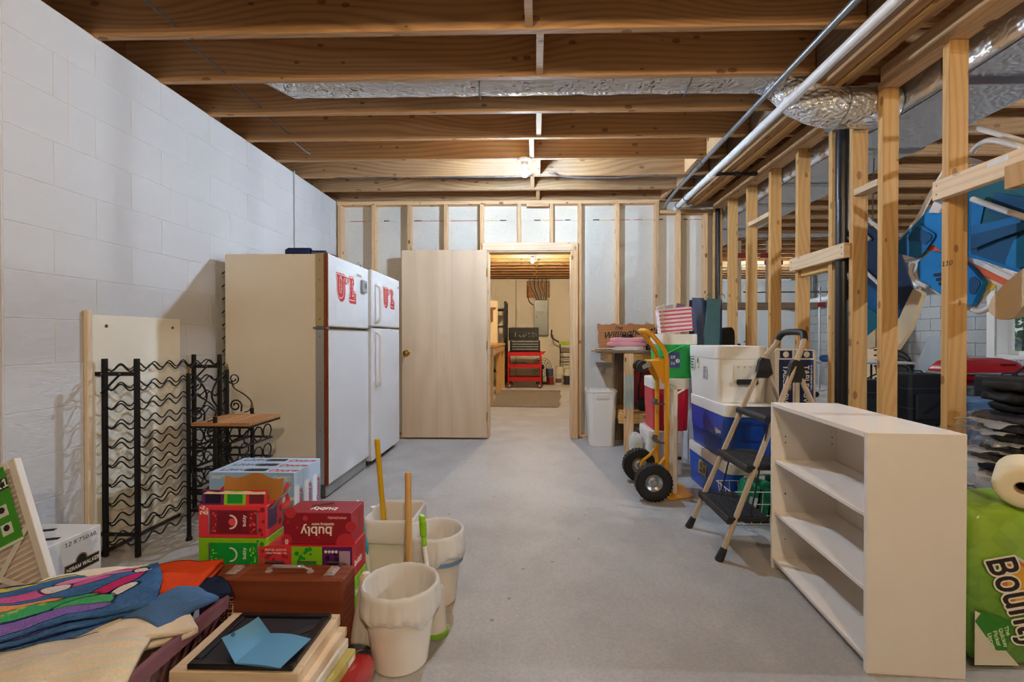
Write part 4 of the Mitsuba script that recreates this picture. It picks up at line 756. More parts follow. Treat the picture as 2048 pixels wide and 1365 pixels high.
for q, (x, y) in enumerate(((-.74, 2.40), (-.83, 2.38), (-.92, 2.44))):
    t = thing('water_bottle', ('clear plastic water bottle nearest the square wastebasket, behind the drink cases', 'clear plastic water bottle in the middle, behind the drink cases', 'clear plastic water bottle nearest the beer cases')[q], 'bottle', 'water bottles behind the drink cases'); part(t, 'bottle', lathe([(0, 0), (.03, 0), (.032, .01), (.031, .09), (.032, .15), (.026, .185), (.013, .205), (.013, .22), (0, .22)], 20, x, y), 'film', smooth=40); part(t, 'cap', cyl((x, y, .2205), (x, y, .236), .015, 14), C('#dfe8ee', .4)); part(t, 'water', lathe([(0, .003), (.028, .003), (.030, .012), (.029, .09), (.030, .14), (0, .14)], 20, x, y), C('#b5d0c8', .1))

# ------------------------------------------------------------------ laundry
def towel_col(p, n, uv):
    u, v = uv.x, uv.y; wv = noise(u*7, v*7, 2.0)*.05; f = 0.82 + .36*noise(p.x*260, p.y*260, p.z*260)
    def ell(cx, cy, rx, ry, a=0.0):
        c, s = math.cos(a), math.sin(a); x, y = u-cx+wv, v-cy+wv
        X, Y = (x*c+y*s)/rx, (-x*s+y*c)/ry
        return smoothstep(1.04, .96, dr.sqrt(X*X+Y*Y))
    c = mix((.045, .125, .30), (.075, .18, .39), noise(u*18, v*18, 0.0))
    for (cx, cy, rx, ry, a), col in (((.50, .60, .34, .085, .16), (.62, .13, .33)), ((.80, .80, .16, .085, .2), (.72, .25, .42)), ((.88, .87, .05, .10, .6), (.62, .13, .33)), ((.66, .64, .06, .10, .2), (.75, .70, .66)), ((.30, .47, .12, .05, .35), (.60, .10, .28)),
                                   ((.88, .42, .05, .15, -.5), (.55, .04, .16)), ((.90, .30, .03, .06, -.5), (.75, .70, .66)), ((.36, .34, .34, .10, .12), (.78, .32, .14)), ((.10, .26, .16, .16, .2), (.75, .28, .09)), ((.62, .30, .20, .07, .12), (.06, .36, .14)), ((.78, .22, .10, .09, -.3), (.08, .40, .17)), ((.62, .14, .26, .07, .08), (.22, .14, .44)), ((.30, .12, .12, .07, 0), (.30, .45, .06)),
                                   ((.95, .72, .03, .07, 0), (.75, .75, .75)), ((.96, .58, .02, .04, 0), (.72, .72, .74)), ((.20, .93, .38, .06, .04), (.68, .58, .16)), ((.62, .97, .14, .03, 0), (.62, .55, .22))):
        e = ell(cx, cy, rx+.012, ry+.012, a); c = c*(1-.75*e); e = ell(cx, cy, rx, ry, a); c = mix(c, mi.Color3f(col), e)
    dots = voronoi(u*16, v*16); inside = ell(.36, .34, .30, .085, .12)
    c = mix(c, mi.Color3f(.40, .45, .10), inside*smoothstep(.32, .26, dots[0]))
    return c*f
scene['towel'] = {'type': 'twosided', 'b': {'type': 'bumpmap', 'scale': 0.006, 'arbitrary': mikit.proc(cloth_bump, 1e-3), 'b': {'type': 'diffuse', 'reflectance': mikit.proc(towel_col)}}}
def sheet_col(p, n, uv):
    s = uv.y*9 + .8*noise(uv.x*4, uv.y*3, 1.0); q = s - dr.floor(s); k = dr.floor(s)
    a = mix((.72, .58, .36), (.70, .55, .47), cell_rand(k, 2, 1)); b = mix((.55, .56, .50), (.74, .62, .30), cell_rand(k, 5, 2))
    return mix(a, b, smoothstep(.35, .6, q)*smoothstep(1.0, .8, q))*(.92 + .16*noise(p.x*300, p.y*300, p.z*300))
scene['striped_sheet'] = {'type': 'twosided', 'b': {'type': 'diffuse', 'reflectance': mikit.proc(sheet_col)}}
def cloth_pile(name, label, c, L, Wd, h, rz, folds, mat, seed, sag=.02, category='towel', th=.012):
    """a cloth folded back and forth into layers, drawn as one sheet in a serpentine"""
    def f(u, v):
        s = u*folds; k = np.floor(np.minimum(s, folds-1e-6)); q = s-k; q = np.where(k % 2 == 0, q, 1-q)
        turn = np.clip((np.abs(s-np.round(s))*7), 0, 1); near = (np.abs(s-np.round(s)) < 1/7) & (np.round(s) > 0) & (np.round(s) < folds)
        x = (q-.5)*L; z = (k + .5)*h/folds; z = np.where(near, np.round(s)*h/folds + np.sign(s-np.round(s))*h/folds/2*np.sin(turn*math.pi/2), z)
        y = (v-.5)*Wd
        P = np.stack([x, y, z], -1); nn = meshkit.fbm(P*np.array([7, 7, 3]) + seed*5.1, 3, seed)-.5; n2 = meshkit.fbm(P*22+seed, 2, seed+2)-.5
        P[..., 2] += nn*.045*(z/h+.3) + n2*.008 - sag*((2*y/Wd)**2 + .6*(2*x/L)**2)*(z/h)
        P[..., 0] += nn*.05; P[..., 1] += (meshkit.fbm(P*9+9, 2, seed+1)-.5)*.06
        return P
    m = sheet(f, 26*folds, 22, th); uv = np.array(m.grid_uv)
    m = mv(m, *c, rz=rz)
    q = uv[:, 0]*folds; kk = np.floor(np.minimum(q, folds-1e-6)); q = q-kk; uv[:, 0] = np.where(kk % 2 == 0, q, 1-q)
    k = thing(name, label, category)
    scene[k] = _ply(m, mat, True, uv=uv) if isinstance(mat, str) else shape(m, mat, True); return k
t = thing('laundry_basket', 'mauve plastic laundry basket heaped with folded towels', 'laundry basket')
MV = C('#7a515c', .45); bcx, bcy = -1.25, 1.215
ringb = lambda w, d, z: [(x+bcx, y+bcy, z) for x, y, _ in rr(w, d, .06, 0, 7)]
part(t, 'tub', loft([ringb(.40, .44, .0), ringb(.46, .50, .13), ringb(.455, .495, .13), ringb(.39, .43, .006)]), MV, smooth=35)
part(t, 'rim', loft([ringb(.52, .565, .235), ringb(.545, .59, .240), ringb(.55, .595, .275), ringb(.545, .59, .281), ringb(.51, .555, .278), ringb(.505, .55, .235), ringb(.52, .565, .235)], False, False), MV, smooth=35)
P0, P1 = np.array(ringb(.455, .495, .13)), np.array(ringb(.525, .57, .238))
for s in np.linspace(-.2, .21, 12):
    for sd in (-1, 1): part(t, 'slat', tube([(bcx+sd*.228, bcy+s*.92, .125), (bcx+sd*.258, bcy+s*1.1, .24)], .009, 5, flat=.5), MV)
for s in np.linspace(-.17, .17, 10):
    for sd in (-1, 1): part(t, 'slat', tube([(bcx+s*.92, bcy+sd*.246, .125), (bcx+s*1.1, bcy+sd*.28, .24)], .009, 5, flat=.5), MV)
one('laundry_heap', mv(lump(.42, .46, .26, 21, .6, .05, 8), bcx, bcy, .012), C('#b9a58e', .95), 'heap of crumpled cream laundry filling the basket', 'laundry', smooth=True)
k = cloth_pile('bed_sheet', 'folded pastel striped bed sheet nearest the camera on the basket', (-1.20, 1.055, .258), .46, .30, .075, 28, 2, 'striped_sheet', 3, category='sheet')
k = cloth_pile('towel', 'cream towel bunched under the blue fleece on the basket', (-1.115, 1.275, .262), .24, .20, .06, 50, 2, ('cloth', C('#dccdb4', .9)[1]), 5)
k = cloth_pile('towel', 'cream knitted towel behind the cartoon beach towel', (-1.42, 1.46, .27), .30, .16, .085, 10, 2, ('cloth', C('#e2d8c4', .9)[1]), 15)
k = cloth_pile('shirt', 'folded orange shirt draped behind the beach towel', (-1.205, 1.475, .290), .29, .20, .065, 14, 3, ('cloth', C('#d1471f', .9)[1]), 8, category='shirt', th=.010)
k = cloth_pile('washcloth', 'dark navy washcloth on the basket corner by the mahogany case', (-1.055, 1.475, .276), .14, .10, .04, -35, 2, ('cloth', C('#152033', .9)[1]), 9, category='cloth')
k = cloth_pile('fleece', 'folded denim blue fleece over the basket rim', (-1.075, 1.355, .283), .15, .16, .055, -15, 2, ('cloth', C('#4b6f9c', .9)[1]), 12, category='cloth')
k = cloth_pile('beach_towel', 'bright blue beach towel with pink and orange cartoon creatures on top of the basket', (-1.455, 1.270, .292), .64, .33, .08, 38, 3, 'towel', 4, sag=.025)
# air filter and liquor box behind the basket
t = thing('air_filter', 'pleated air filter in a white card frame with a green label', 'air filter')
w, h = .50, .52; fx, fy = np.array([.885, .06, .46]), np.array([-.40, .17, .90]); A = fr(np.array([-1.625, 1.56, .215]) - w*fx/np.linalg.norm(fx), fx, fy); WF = C('#dcd9d3', .6)
for nm, b_ in (('frame_side', (0, .028, 0, h)), ('frame_side', (w-.028, w, 0, h)), ('frame_side', (.028, w-.028, 0, .028)), ('frame_side', (.028, w-.028, h-.028, h))): part(t, nm, xf(bx(*b_, -.012, .012, .002), A), WF)
zz = np.linspace(.03, h-.03, 49); prof = Polygon(list(zip(zz, np.where(np.arange(49) % 2 == 0, .008, -.006))) + list(zip(zz[::-1], np.where(np.arange(49) % 2 == 0, .0065, -.0075)[::-1])))
part(t, 'pleats', xf(xf(ext(prof, w-.06), fr((.03, 0, 0), (0, 1, 0), (0, 0, 1))), A), C('#d9cfc6', .8))
for a, b in (((.47, .03), (.20, .27)), ((.47, .27), (.20, .03)), ((.335, .15), (.03, .15)), ((.20, .27), (.03, .42))):
    part(t, 'brace_strip', xf(ext(LineString([a, b]).buffer(.009), .0015), A @ trimesh.transformations.translation_matrix([0, 0, -.0125]) if False else A @ trimesh.transformations.translation_matrix([0, 0, .0105])), WF)
FA = A @ trimesh.transformations.translation_matrix([0, 0, -.0125])
flip = lambda g: affinity.scale(g, 1, 1)
lab = part(t, 'label', xf(bx(.10, .455, .235, h-.01, .0125, .0135), A), C('#3f9a2a', .35), label='green product label')
part(lab, 'band', xf(bx(.10, .455, .43, .47, .0136, .0142), A), C('#1d2426', .4)); part(lab, 'edge', xf(bx(.10, .455, .236, .246, .0136, .0142), A), C('#dfe6da', .5))
part(lab, 'lettering', xf(txt('x1', .030, fr((0, 0, 0), (1, 0, 0), (0, 1, 0)), True, .0006), A @ fr((.41, .436, .0142), (1, 0, 0), (0, 1, 0))), C('#e8ece6', .5))
for q in (.36, .295): part(lab, 'icon', xf(bx(.39, .43, q-.02, q+.02, .0136, .0142), A), C('#d8ded6', .5)); part(lab, 'icon_dot', xf(mv(lathe([(0, 0), (.011, 0), (.011, .0005), (0, .0005)], 14), .41, q+.004, .0142), A), C('#22262a', .5))
t = thing('liquor_box', 'white cardboard liquor carton with a black label next to the air filter', 'box')
part(t, 'carton', bx(-2.16, -1.795, 1.655, 1.895, 0, .33, .003), C('#d5d6d6', .55)); A = fr((-1.795, 1.655, 0), (0, 1, 0), (0, 0, 1))
part(t, 'lettering', txt('12 X 750 ML', .016, A @ fr((.088, .297, 0), (1, 0, 0), (0, 1, 0)), False, .0006), C('#33363a', .6))
flat(t, 'printed_label', A, union_all([sbox(.087, .182, .230, .226), circ(.155, .226, .024)]), C('#1d1a17', .5), 1); flat(t, 'printed_border', A, union_all([sbox(.089, .184, .228, .224), circ(.155, .226, .021)]).exterior.buffer(.0012) if False else union_all([sbox(.089, .184, .228, .224), circ(.155, .226, .021)]).boundary.buffer(.0012), C('#a57a3a', .5), 2)
part(t, 'lettering', txt('HIRAM WALKER', .015, A @ fr((.094, .197, 0), (1, 0, 0), (0, 1, 0)), True, .0010, squeeze=.84), C('#e2dccb', .5))
for a, b in ((-2.02, -1.93), (-1.90, -1.85)): part(t, 'hand_slot', mv(bx(-.05, .05, -.012, .012, 0, .0008), (a+b)/2, 1.74 + (.08 if a < -2 else 0), .33, rz=18), C('#1b1b1b', .8))
YS[0] = 1.0

# ------------------------------------------------------------------ right side: bookcase, ladder, coolers, hand truck, bench
t = thing('bookcase', 'low white bookcase with three empty shelves next to the step ladder', 'bookcase')
BC = C('#e6e1da', .24); B = fr((1.080, 1.530, 0), (.998, -.066, 0), (.066, .998, 0)); D, L, hh = .302, .715, .790
for nm, b_ in (('side_panel', (0, D, 0, .017, 0, hh)), ('side_panel', (0, D, L-.017, L, 0, hh)), ('top_panel', (.0, D, .0175, L-.0175, hh-.018, hh)), ('shelf', (.012, D-.02, .0175, L-.0175, .503, .519)), ('shelf', (.012, D-.02, .0175, L-.0175, .255, .271)), ('bottom_shelf', (.004, D-.02, .0175, L-.0175, .035, .051)), ('kick_board', (.03, .045, .0175, L-.0175, 0, .0345)), ('back_panel', (D-.012, D-.006, .0175, L-.0175, .03, hh-.0185))):
    part(t, nm, bx(*b_, .0015), BC, A=B)
dk = C('#2a2622', .8)
for z in (.60, .63, .355, .36 + .0, .14):
    for x in (.06, .27): part(t, 'shelf_pin_hole', cyl((x, L-.0173, z), (x, L-.0176, z), .003, 8), dk, A=B)
# step ladder
t = thing('step_ladder', 'three step folding ladder with taupe legs and black ribbed treads', 'step ladder')
TP, BP = C('#b4a48f', .4), C('#1c1d20', .5)
legx = lambda z, n: (.905 + .415*z if n else .888 + .40*z); legy = lambda z, n: (2.295 + .065*z if n else 2.695 - .075*z)
hand = bend([(legx(1.0, 0), 2.62, 1.0), (1.335, 2.612, 1.06), (1.352, 2.60, 1.105), (1.362, 2.56, 1.128), (1.368, 2.42, 1.128), (1.362, 2.38, 1.105), (1.345, 2.365, 1.06), (legx(1.0, 1), 2.36, 1.0)], 8)
for n in (0, 1):
    part(t, 'front_leg', tube([(legx(z, n), legy(z, n), z) for z in np.linspace(.035, 1.0, 6)], .0135, 14), TP, smooth=40)
    part(t, 'foot', tube([(legx(z, n)-.003*(z < .02), legy(z, n), z) for z in (.0, .045, .06)], [.021, .018, .016], 12), BP, smooth=40)
part(t, 'handle_bow', np.ndarray and tube(hand[:15], .0135, 12), TP, smooth=40); part(t, 'handle_bow', tube(hand[-15:], .0135, 12), TP, smooth=40)
part(t, 'grip', tube(hand[13:-13], .0165, 14), BP, smooth=40)
for n, yy in ((0, 2.62), (1, 2.36)):
    part(t, 'pivot_bracket', xf(ext(Polygon([(-.03, -.055), (.035, -.055), (.062, -.03), (.045, .05), (.005, .06), (-.008, .045)]), .032), fr((legx(.93, n), yy+.016+.004*(1-n), .93), (1, 0, 0), (0, 0, 1))), BP)
    part(t, 'rear_leg', tube([(legx(.93, n)+.03, yy, .93), (1.66, yy+(.07 if n == 0 else -.10), .03)], .0125, 12), TP, smooth=40); part(t, 'foot', tube([(1.675, yy+(.072 if n == 0 else -.104), .0), (1.66, yy+(.07 if n == 0 else -.10), .05)], [.02, .016], 12), BP)
    part(t, 'stay_rod', cyl((1.16, yy+(.03 if n == 0 else -.03), .68), (1.06, yy+(.05 if n == 0 else -.05), .20), .004, 8), BP)
part(t, 'rear_bar', cyl((1.50, 2.285, .40), (1.50, 2.67, .40), .009, 10), TP, smooth=40)
for z, dp in ((.195, .185), (.445, .19), (.69, .21)):
    x = legx(z, 0); y0, y1 = legy(z, 1)-.012, legy(z, 0)+.012
    s = part(t, 'tread', bx(x-.02, x+dp, y0, y1, z-.005, z+.018, .006), BP); part(s, 'nosing', loft([[(x-.026+.026*q, y, z-.016+.030*w) for q, w in ((0, .1), (.6, 0), (1.2, .3), (1.2, 1), (.2, 1), (0, .7))] for y in (y0-.004, y1+.004)]), BP)
    for k in range(12): part(s, 'rib', bx(x+.004+dp*.078*k, x+.004+dp*.078*k+.006, y0+.015, y1-.015, z+.0181, z+.0205), C('#2b2d31', .55))
# coolers
CW = C('#e4e2db', .38)
def cooler(label, x0, x1, y0, y1, z0, z1, body, lid, lidh=.07, taper=.93, group=None):
    t = thing('cooler', label, 'cooler'); cx, cy, w, d = (x0+x1)/2, (y0+y1)/2, x1-x0, y1-y0
    R = lambda s, z, r=.05: rr(w*s, d*(1-(1-s)*w/d), r, z, 6, cx, cy); zb = z1-lidh; h = zb-z0
    part(t, 'body', loft([R(taper-.02, z0, .04), R(taper, z0+.008), R(taper+(1-taper)*.45, z0+h*.48), R(taper+(1-taper)*.45+.012, z0+h*.50), R(.985, zb-.008), R(.985, zb-.001)]), body, smooth=30)
    part(t, 'lid', loft([R(1.0, zb, .055), R(1.012, zb+.006, .055), R(1.012, z1-.014, .055), R(1.0, z1-.003, .05), R(.97, z1, .045), R(.90, z1, .04), R(.89, z1-.004, .04)]), lid, smooth=30)
    return t, zb
t, zb = cooler('large blue cooler with white lid at the bottom of the stack by the ladder', 1.20, 1.56, 2.93, 3.68, .001, .305, C('#1b50b8', .35), CW)
part(t, 'sticker', xf(bx(-.075, .075, -.055, .055, 0, .001), fr((1.2015, 3.36, .165), (0, -1, .0), (0.06, 0, 1))), C('#b09c62', .5)); part(t, 'sticker_art', xf(union := ext(union_all([circ(-.03, .01, .025), sbox(-.06, -.045, .0, -.02), circ(.04, -.01, .022), sbox(.01, .025, .06, .04)]), .0005), fr((1.2004, 3.36, .165), (0, -1, 0), (0.06, 0, 1))), C('#4d4a3a', .5))
part(t, 'handle', bx(1.30, 1.50, 2.9, 2.928, .21, .235, .006), CW)
t, zb = cooler('ribbed blue cooler with white lid in the middle of the stack by the ladder', 1.205, 1.52, 2.96, 3.66, .306, .668, C('#17459f', .32), CW, .075, .90)
for k in range(10): part(t, 'rib', bx(1.2195-.0012*k, 1.2235-.0010*k, 3.05, 3.58, .325+.012*k, .331+.012*k), C('#143c8c', .35))
part(t, 'handle_frame', cat([bx(1.31, 1.47, 2.958, 2.975, z, z+.012, .002) for z in (.44, .545)] + [bx(x, x+.012, 2.958, 2.975, .4525, .5445, .002) for x in (1.31, 1.458)]), C('#22368c', .35))
part(t, 'lettering', txt('igloo', .030, fr((1.2085, 3.14, .47), (.0, -1, 0), (-.1, 0, 1)), True, .002), C('#e8e8ee', .5))
part(t, 'clasp', bx(1.30, 1.42, 2.935, 2.959, .60, .66, .006), CW)
t, zb = cooler('large white cooler with stickers on top of the stack by the ladder', 1.20, 1.545, 3.09, 3.67, .666, 1.043, CW, CW, .085, .93)
part(t, 'handle_recess', bx(1.31, 1.48, 3.089, 3.10, .80, .92, .002), C('#d6d3ca', .4)); part(t, 'handle', bx(1.325, 1.465, 3.07, 3.0885, .79, .825, .006), C('#1d1d1d', .5))
for q in range(4): part(t, 'rivet', mv(lathe([(0, 0), (.006, 0), (.004, .003), (0, .003)], 8), 1.34+.04*q, 3.0885, .905, rx=90), C('#a9a69d', .4))
for (y, z, w, h, col) in ((3.565, .925, .10, .13, '#c8c9bd'), (3.31, .855, .075, .085, '#b4b5b8')):
    part(t, 'sticker', xf(bx(-w/2, w/2, -h/2, h/2, 0, .001), fr((1.2005, y, z), (0, -1, 0), (.03, 0, 1))), C(col, .5)); part(t, 'sticker_art', xf(ext(union_all([sbox(-w*.4, h*(.38-.16*q), w*(.1+.1*(q % 3)), h*(.45-.16*q)) for q in range(6)]), .0005), fr((1.1994, y, z), (0, -1, 0), (.03, 0, 1))), C('#35506a' if w > .09 else '#55585e', .5))
part(t, 'round_sticker', xf(ext(affinity.scale(circ(0, 0, .035), .7, 1.25), .001), fr((1.2000, 3.455, .92), (0, -1, 0), (.03, 0, 1))), C('#d9d6c4', .5)); part(t, 'sticker_art', xf(ext(affinity.scale(circ(0, .006, .026), .7, .7), .0005), fr((1.1989, 3.455, .925), (0, -1, 0), (.03, 0, 1))), C('#6b7438', .5))
t, zb = cooler('white cooler at the bottom of the stack behind the hand truck', .90, 1.185, 3.70, 4.08, .001, .356, CW, CW, .06, .95)
part(t, 'handle_recess', bx(1.08, 1.165, 3.697, 3.706, .10, .26, .002), C('#d0cdc4', .4)); part(t, 'handle', bx(1.09, 1.155, 3.685, 3.6965, .13, .155, .004), C('#1d1d1d', .5))
t, zb = cooler('red cooler with white lid and swing handle behind the hand truck', .935, 1.23, 3.70, 4.06, .357, .775, C('#bb1c30', .35), CW, .085, .93)
part(t, 'swing_handle', tube(bend([(1.03, 3.692, .60), (1.08, 3.688, .63), (1.14, 3.684, .67), (1.175, 3.684, .69)], 5), .013, 10, flat=.6), CW, smooth=True)
t, zb = cooler('green cooler with white lid topmost behind the hand truck', .985, 1.30, 3.72, 4.05, .776, 1.13, C('#22a04b', .35), CW, .085, .92)
part(t, 'swing_handle', tube(bend([(.985, 3.69, .965), (1.0, 3.685, .955), (1.06, 3.685, .985), (1.13, 3.684, 1.02), (1.18, 3.684, 1.045)], 5), .010, 10, flat=.7), C('#27aa52', .35), smooth=True)
part(t, 'sticker', bx(1.06, 1.15, 3.7235, 3.7265, .86, .985), C('#3c4d8c', .5))
for s, x, z in (('28', 1.075, .935), ('26', 1.075, .885)): part(t, 'lettering', txt(s, .022, fr((x, 3.7234, z), (1, 0, 0), (0, 0, 1)), True, .0006), WHT)
part(t, 'round_sticker', mv(lathe([(0, 0), (.017, 0), (.017, .001), (0, .001)], 16), 1.133, 3.7234, .915, rx=90), C('#e9e6e0', .5)); part(t, 'lettering', txt('3', .018, fr((1.128, 3.7222, .907), (1, 0, 0), (0, 0, 1)), True, .0006), C('#333a66', .5))
# bags on the coolers
t = thing('gift_bag', 'pink and white striped gift bag leaning on the green cooler', 'gift bag')
G = fr((1.0, 3.80, 1.133), (.994, 0, -.0), (0, 0, 1)); G = G @ trimesh.transformations.rotation_matrix(math.radians(5), [0, 0, 1])
part(t, 'bag', xf(loft([[(x*s+.135, z, y) for x, y, _ in rr(.255, .12, .008, 0, 3)] for s, z in ((1, 0), (1.03, .195))], True, False), G), C('#e6dcdc', .6))
for q in range(6): part(t, 'stripe', xf(bx(.005-.0008*q, .266+.0008*q, .008+.032*q, .022+.032*q, .0610, .0618), G), C('#c8577c', .6))
part(t, 'side_lettering', xf(cat([bx(.012, .04, .02+.03*q, .032+.03*q, .0619, .0622) for q in range(6)]), G), C('#c9b0a0', .6), kind='stuff'); part(t, 'cord', xf(tube(bend([(.0, .16, .05), (-.03, .12, .06), (-.02, .06, .062), (.0, .05, .062)], 5), .003, 6), G), C('#e8e4e0', .6), smooth=True)
for q, (x, r, c) in enumerate(((.03, 14, '#dfe2ea'), (.085, 8, '#c3cbd6'), (.15, -14, '#8a6b86'))): part(t, 'tissue', xf(mv(bx(-.035, .035, 0, .10, 0, .02, .003), x+.03, .13, -.02, rz=r), G), C(c, .7))
t = thing('tote_bag', 'tall navy and teal patterned tote bag standing behind the white cooler', 'tote bag')
def tote_col(p, n, uv):
    s = (p.z*1.15 + (p.x+p.y))*62; q = s-dr.floor(s); return mix((.04, .08, .13), (.20, .56, .74), smoothstep(.38, .5, q)*smoothstep(1.0, .88, q))
scene['tote_print'] = {'type': 'twosided', 'b': {'type': 'principled', 'base_color': mikit.proc(tote_col), 'roughness': .6}}
tb_ = lambda u, v, bl: np.stack([1.36+.155*u + .03*np.sin(3*v) + bl*(1-v)*-.02, 4.20 + .012*np.sin(7*u+4*v), .80+.48*v], -1)
part(t, 'side_panel', crinkle(sheet(lambda u, v: np.stack([1.405 + .105*u + .02*v*(u-1), 4.13 + .05*u + .014*np.sin(9*v+5*u), .93+.525*v], -1), 16, 22, .006), .004, 20), C('#4a5878', .6), smooth=True)
part(t, 'front_panel', crinkle(sheet(lambda u, v: np.stack([1.525 + .175*u + (v-1)*.04, 4.17 + .10*u + .02*np.sin(6*v+3*u), .93+.525*v], -1), 16, 24, .006), .005, 16, 4), 'tote_print', smooth=True)
part(t, 'back_panel', sheet(lambda u, v: np.stack([1.42 + .30*u, 4.32+0*u, .92+.53*v], -1), 8, 8, .006), C('#1f2a40', .7)); part(t, 'bottom', bx(1.42, 1.67, 4.16, 4.31, .915, .925), C('#1f2a40', .7))
for x in (1.56, 1.68): part(t, 'cord', tube([(x + .025*math.cos(a), 4.22, 1.455+.04*math.sin(a)) for a in np.linspace(0, 3.14, 12)], .003, 6), C('#3d6a58', .6))
one('plastic_bin', bx(1.34, 1.72, 4.10, 4.425, .001, .912, .01), C('#c9cdd2', .5), 'tall pale storage bin standing behind the coolers under the tote bag', 'bin')
t = thing('pouch', 'black pouch squeezed between the tote bag and the studs', 'bag'); part(t, 'pouch', mv(lump(.12, .12, .30, 6, .5, .06), 1.80, 4.40, .9), C('#17181b', .8), smooth=True); part(t, 'stand', bx(1.74, 1.88, 4.32, 4.48, .001, .898, .004), C('#3a3d42', .7))
# tablecover boxes
one('support_box', bx(1.57, 1.85, 3.06, 3.34, .001, .62, .003), C('#9c968f', .7), 'plain grey carton under the tablecover boxes', 'box')
for q, (x, lb) in enumerate(((1.58, 'left'), (1.715, 'right'))):
    t = thing('tablecover_box', f'white and navy tablecover carton, {lb} one of the pair behind the step ladder', 'box')
    part(t, 'carton', bx(x, x+.130, 3.09, 3.33, .6205, 1.02+.004*(1-q), .002), C('#dcd8d0', .5)); A = fr((x, 3.09, .62), (1, 0, 0), (0, 0, 1))
    flat(t, 'printed_band', A, sbox(.025, .0, .115, .335), C('#1d2c5c', .5), 1); flat(t, 'printed_emblem', A, sbox(.03, .345, .11, .395), C('#1d2c5c', .5), 1); flat(t, 'printed_ring', A, circ(.07, .37, .02), C('#dcd8d0', .5), 2)
    part(t, 'lettering', txt('TABLECOVER', .034, A @ fr((.052, .30, 0), (0, -1, 0), (1, 0, 0)), True, .0010), C('#e9e6df', .5)); part(t, 'lettering', txt('PLASTIC BANQUET ROLL', .010, A @ fr((.095, .30, 0), (0, -1, 0), (1, 0, 0)), True, .0010), C('#e9e6df', .5))
# wire basket with green organizers
t = thing('wire_basket', 'white wire basket on the floor behind the step ladder', 'basket')
W0 = C('#dcdad2', .4); b0, b1 = (1.13, 1.50), (2.70, 2.915)
lp = lambda z, s: [(b0[0]+s, b1[0]+s, z), (b0[1]-s, b1[0]+s, z), (b0[1]-s, b1[1]-s, z), (b0[0]+s, b1[1]-s, z)]
for z, s in ((.205, 0), (.13, .012), (.06, .024), (.008, .03)): part(t, 'wire_hoop', tube(bend(lp(z, s)+[lp(z, s)[0]], 1), .003, 5, True), W0) if False else part(t, 'wire_hoop', cat([cyl(a, b, .003, 6) for a, b in zip(lp(z, s), lp(z, s)[1:]+lp(z, s)[:1])]), W0)
for k in range(7):
    x = b0[0] + (b0[1]-b0[0])*(k+.5)/7
    for yy, s in ((b1[0], 1), (b1[1], -1)): part(t, 'wire_upright', cyl((x, yy, .205), (x, yy+.03*s, .008), .0025, 6), W0)
for k in range(4):
    y = b1[0] + (b1[1]-b1[0])*(k+.5)/4
    for xx, s in ((b0[0], 1), (b0[1], -1)): part(t, 'wire_upright', cyl((xx, y, .205), (xx+.03*s, y, .008), .0025, 6), W0)
for q, (x, y, rz, rx) in enumerate(((1.24, 2.81, 14, 18), (1.325, 2.81, 10, 14), (1.41, 2.81, 6, 10))):
    t = thing('green_case', ('green plastic case with a label, leftmost in the wire basket', 'green plastic case in the middle of the wire basket', 'green plastic case, rightmost in the wire basket')[q], 'case')
    A = trimesh.transformations.translation_matrix([x, y, .02]) @ trimesh.transformations.rotation_matrix(math.radians(rz), [0, 1, 0])
    part(t, 'case', xf(bx(-.03, .03, -.08, .08, 0, .22+.01*q, .012), A), C('#12734a', .3)); part(t, 'ridge', xf(bx(-.034, .034, -.03, .03, .05, .215, .006), A), C('#168455', .3))
    if q == 0: part(t, 'label', xf(bx(-.022, .026, -.0815, -.0805, .08, .15), A), C('#cfd6d2', .5))
t = thing('plastic_carrier', 'white plastic carrier with a thin bail behind the second ladder step', 'carrier'); part(t, 'head', bx(1.29, 1.43, 3.0, 3.08, .306, .36, .01) if False else bx(1.29, 1.43, 2.80, 2.86, .27, .34, .012), CW); part(t, 'bail', tube(bend([(1.31, 2.83, .34), (1.33, 2.83, .365), (1.37, 2.83, .355), (1.41, 2.83, .37)], 5), .003, 6), CW); part(t, 'post', bx(1.34, 1.38, 2.81, 2.85, .0, .27, .004), CW)
# hand truck
t = thing('hand_truck', 'yellow hand truck with black pneumatic tyres and two small casters', 'hand truck'); YE = C('#e0a01c', .35)
def loopp(y0, y1): return bend([(.905, y0, .05), (.905, y0, .5), (.905, y0, .88), (.90, y0, .97), (.875, y0, 1.03), (.80, y0+.02, 1.125), (.765, y0+.06, 1.150), (.765, y1-.06, 1.150), (.80, y1-.02, 1.125), (.875, y1, 1.03), (.90, y1, .97), (.905, y1, .88), (.905, y1, .5), (.905, y1, .05)], 7)
part(t, 'frame', tube(loopp(3.215, 3.475), .0165, 14), YE, smooth=40)
part(t, 'toe_plate', loft([[(.90, 3.13, z), (.93, 3.13, z), (1.085, 3.20, z), (1.085, 3.49, z), (.93, 3.56, z), (.90, 3.56, z)] for z in (.004, .010)]), YE); part(t, 'heel_plate', bx(.905, .925, 3.17, 3.52, .010, .11, .003), YE)
for z, c in ((.63, BP), (.36, BP)): part(t, 'cross_strap', tube(bend([(.895, 3.215, z+.01), (.87, 3.28, z), (.865, 3.345, z-.003), (.87, 3.41, z), (.895, 3.475, z+.01)], 5), .022, 6, flat=.25), C('#26272a', .5))
part(t, 'gusset', bx(.895, .912, 3.23, 3.46, .915, .95, .003), YE)
for y in (3.235, 3.44): part(t, 'gusset_plate', xf(ext(Polygon([(-.10, .03), (.0, .05), (.0, -.11), (-.02, -.12), (-.07, -.03)]), .006), fr((.90, y, .90), (1, 0, 0), (0, 0, 1))), YE)
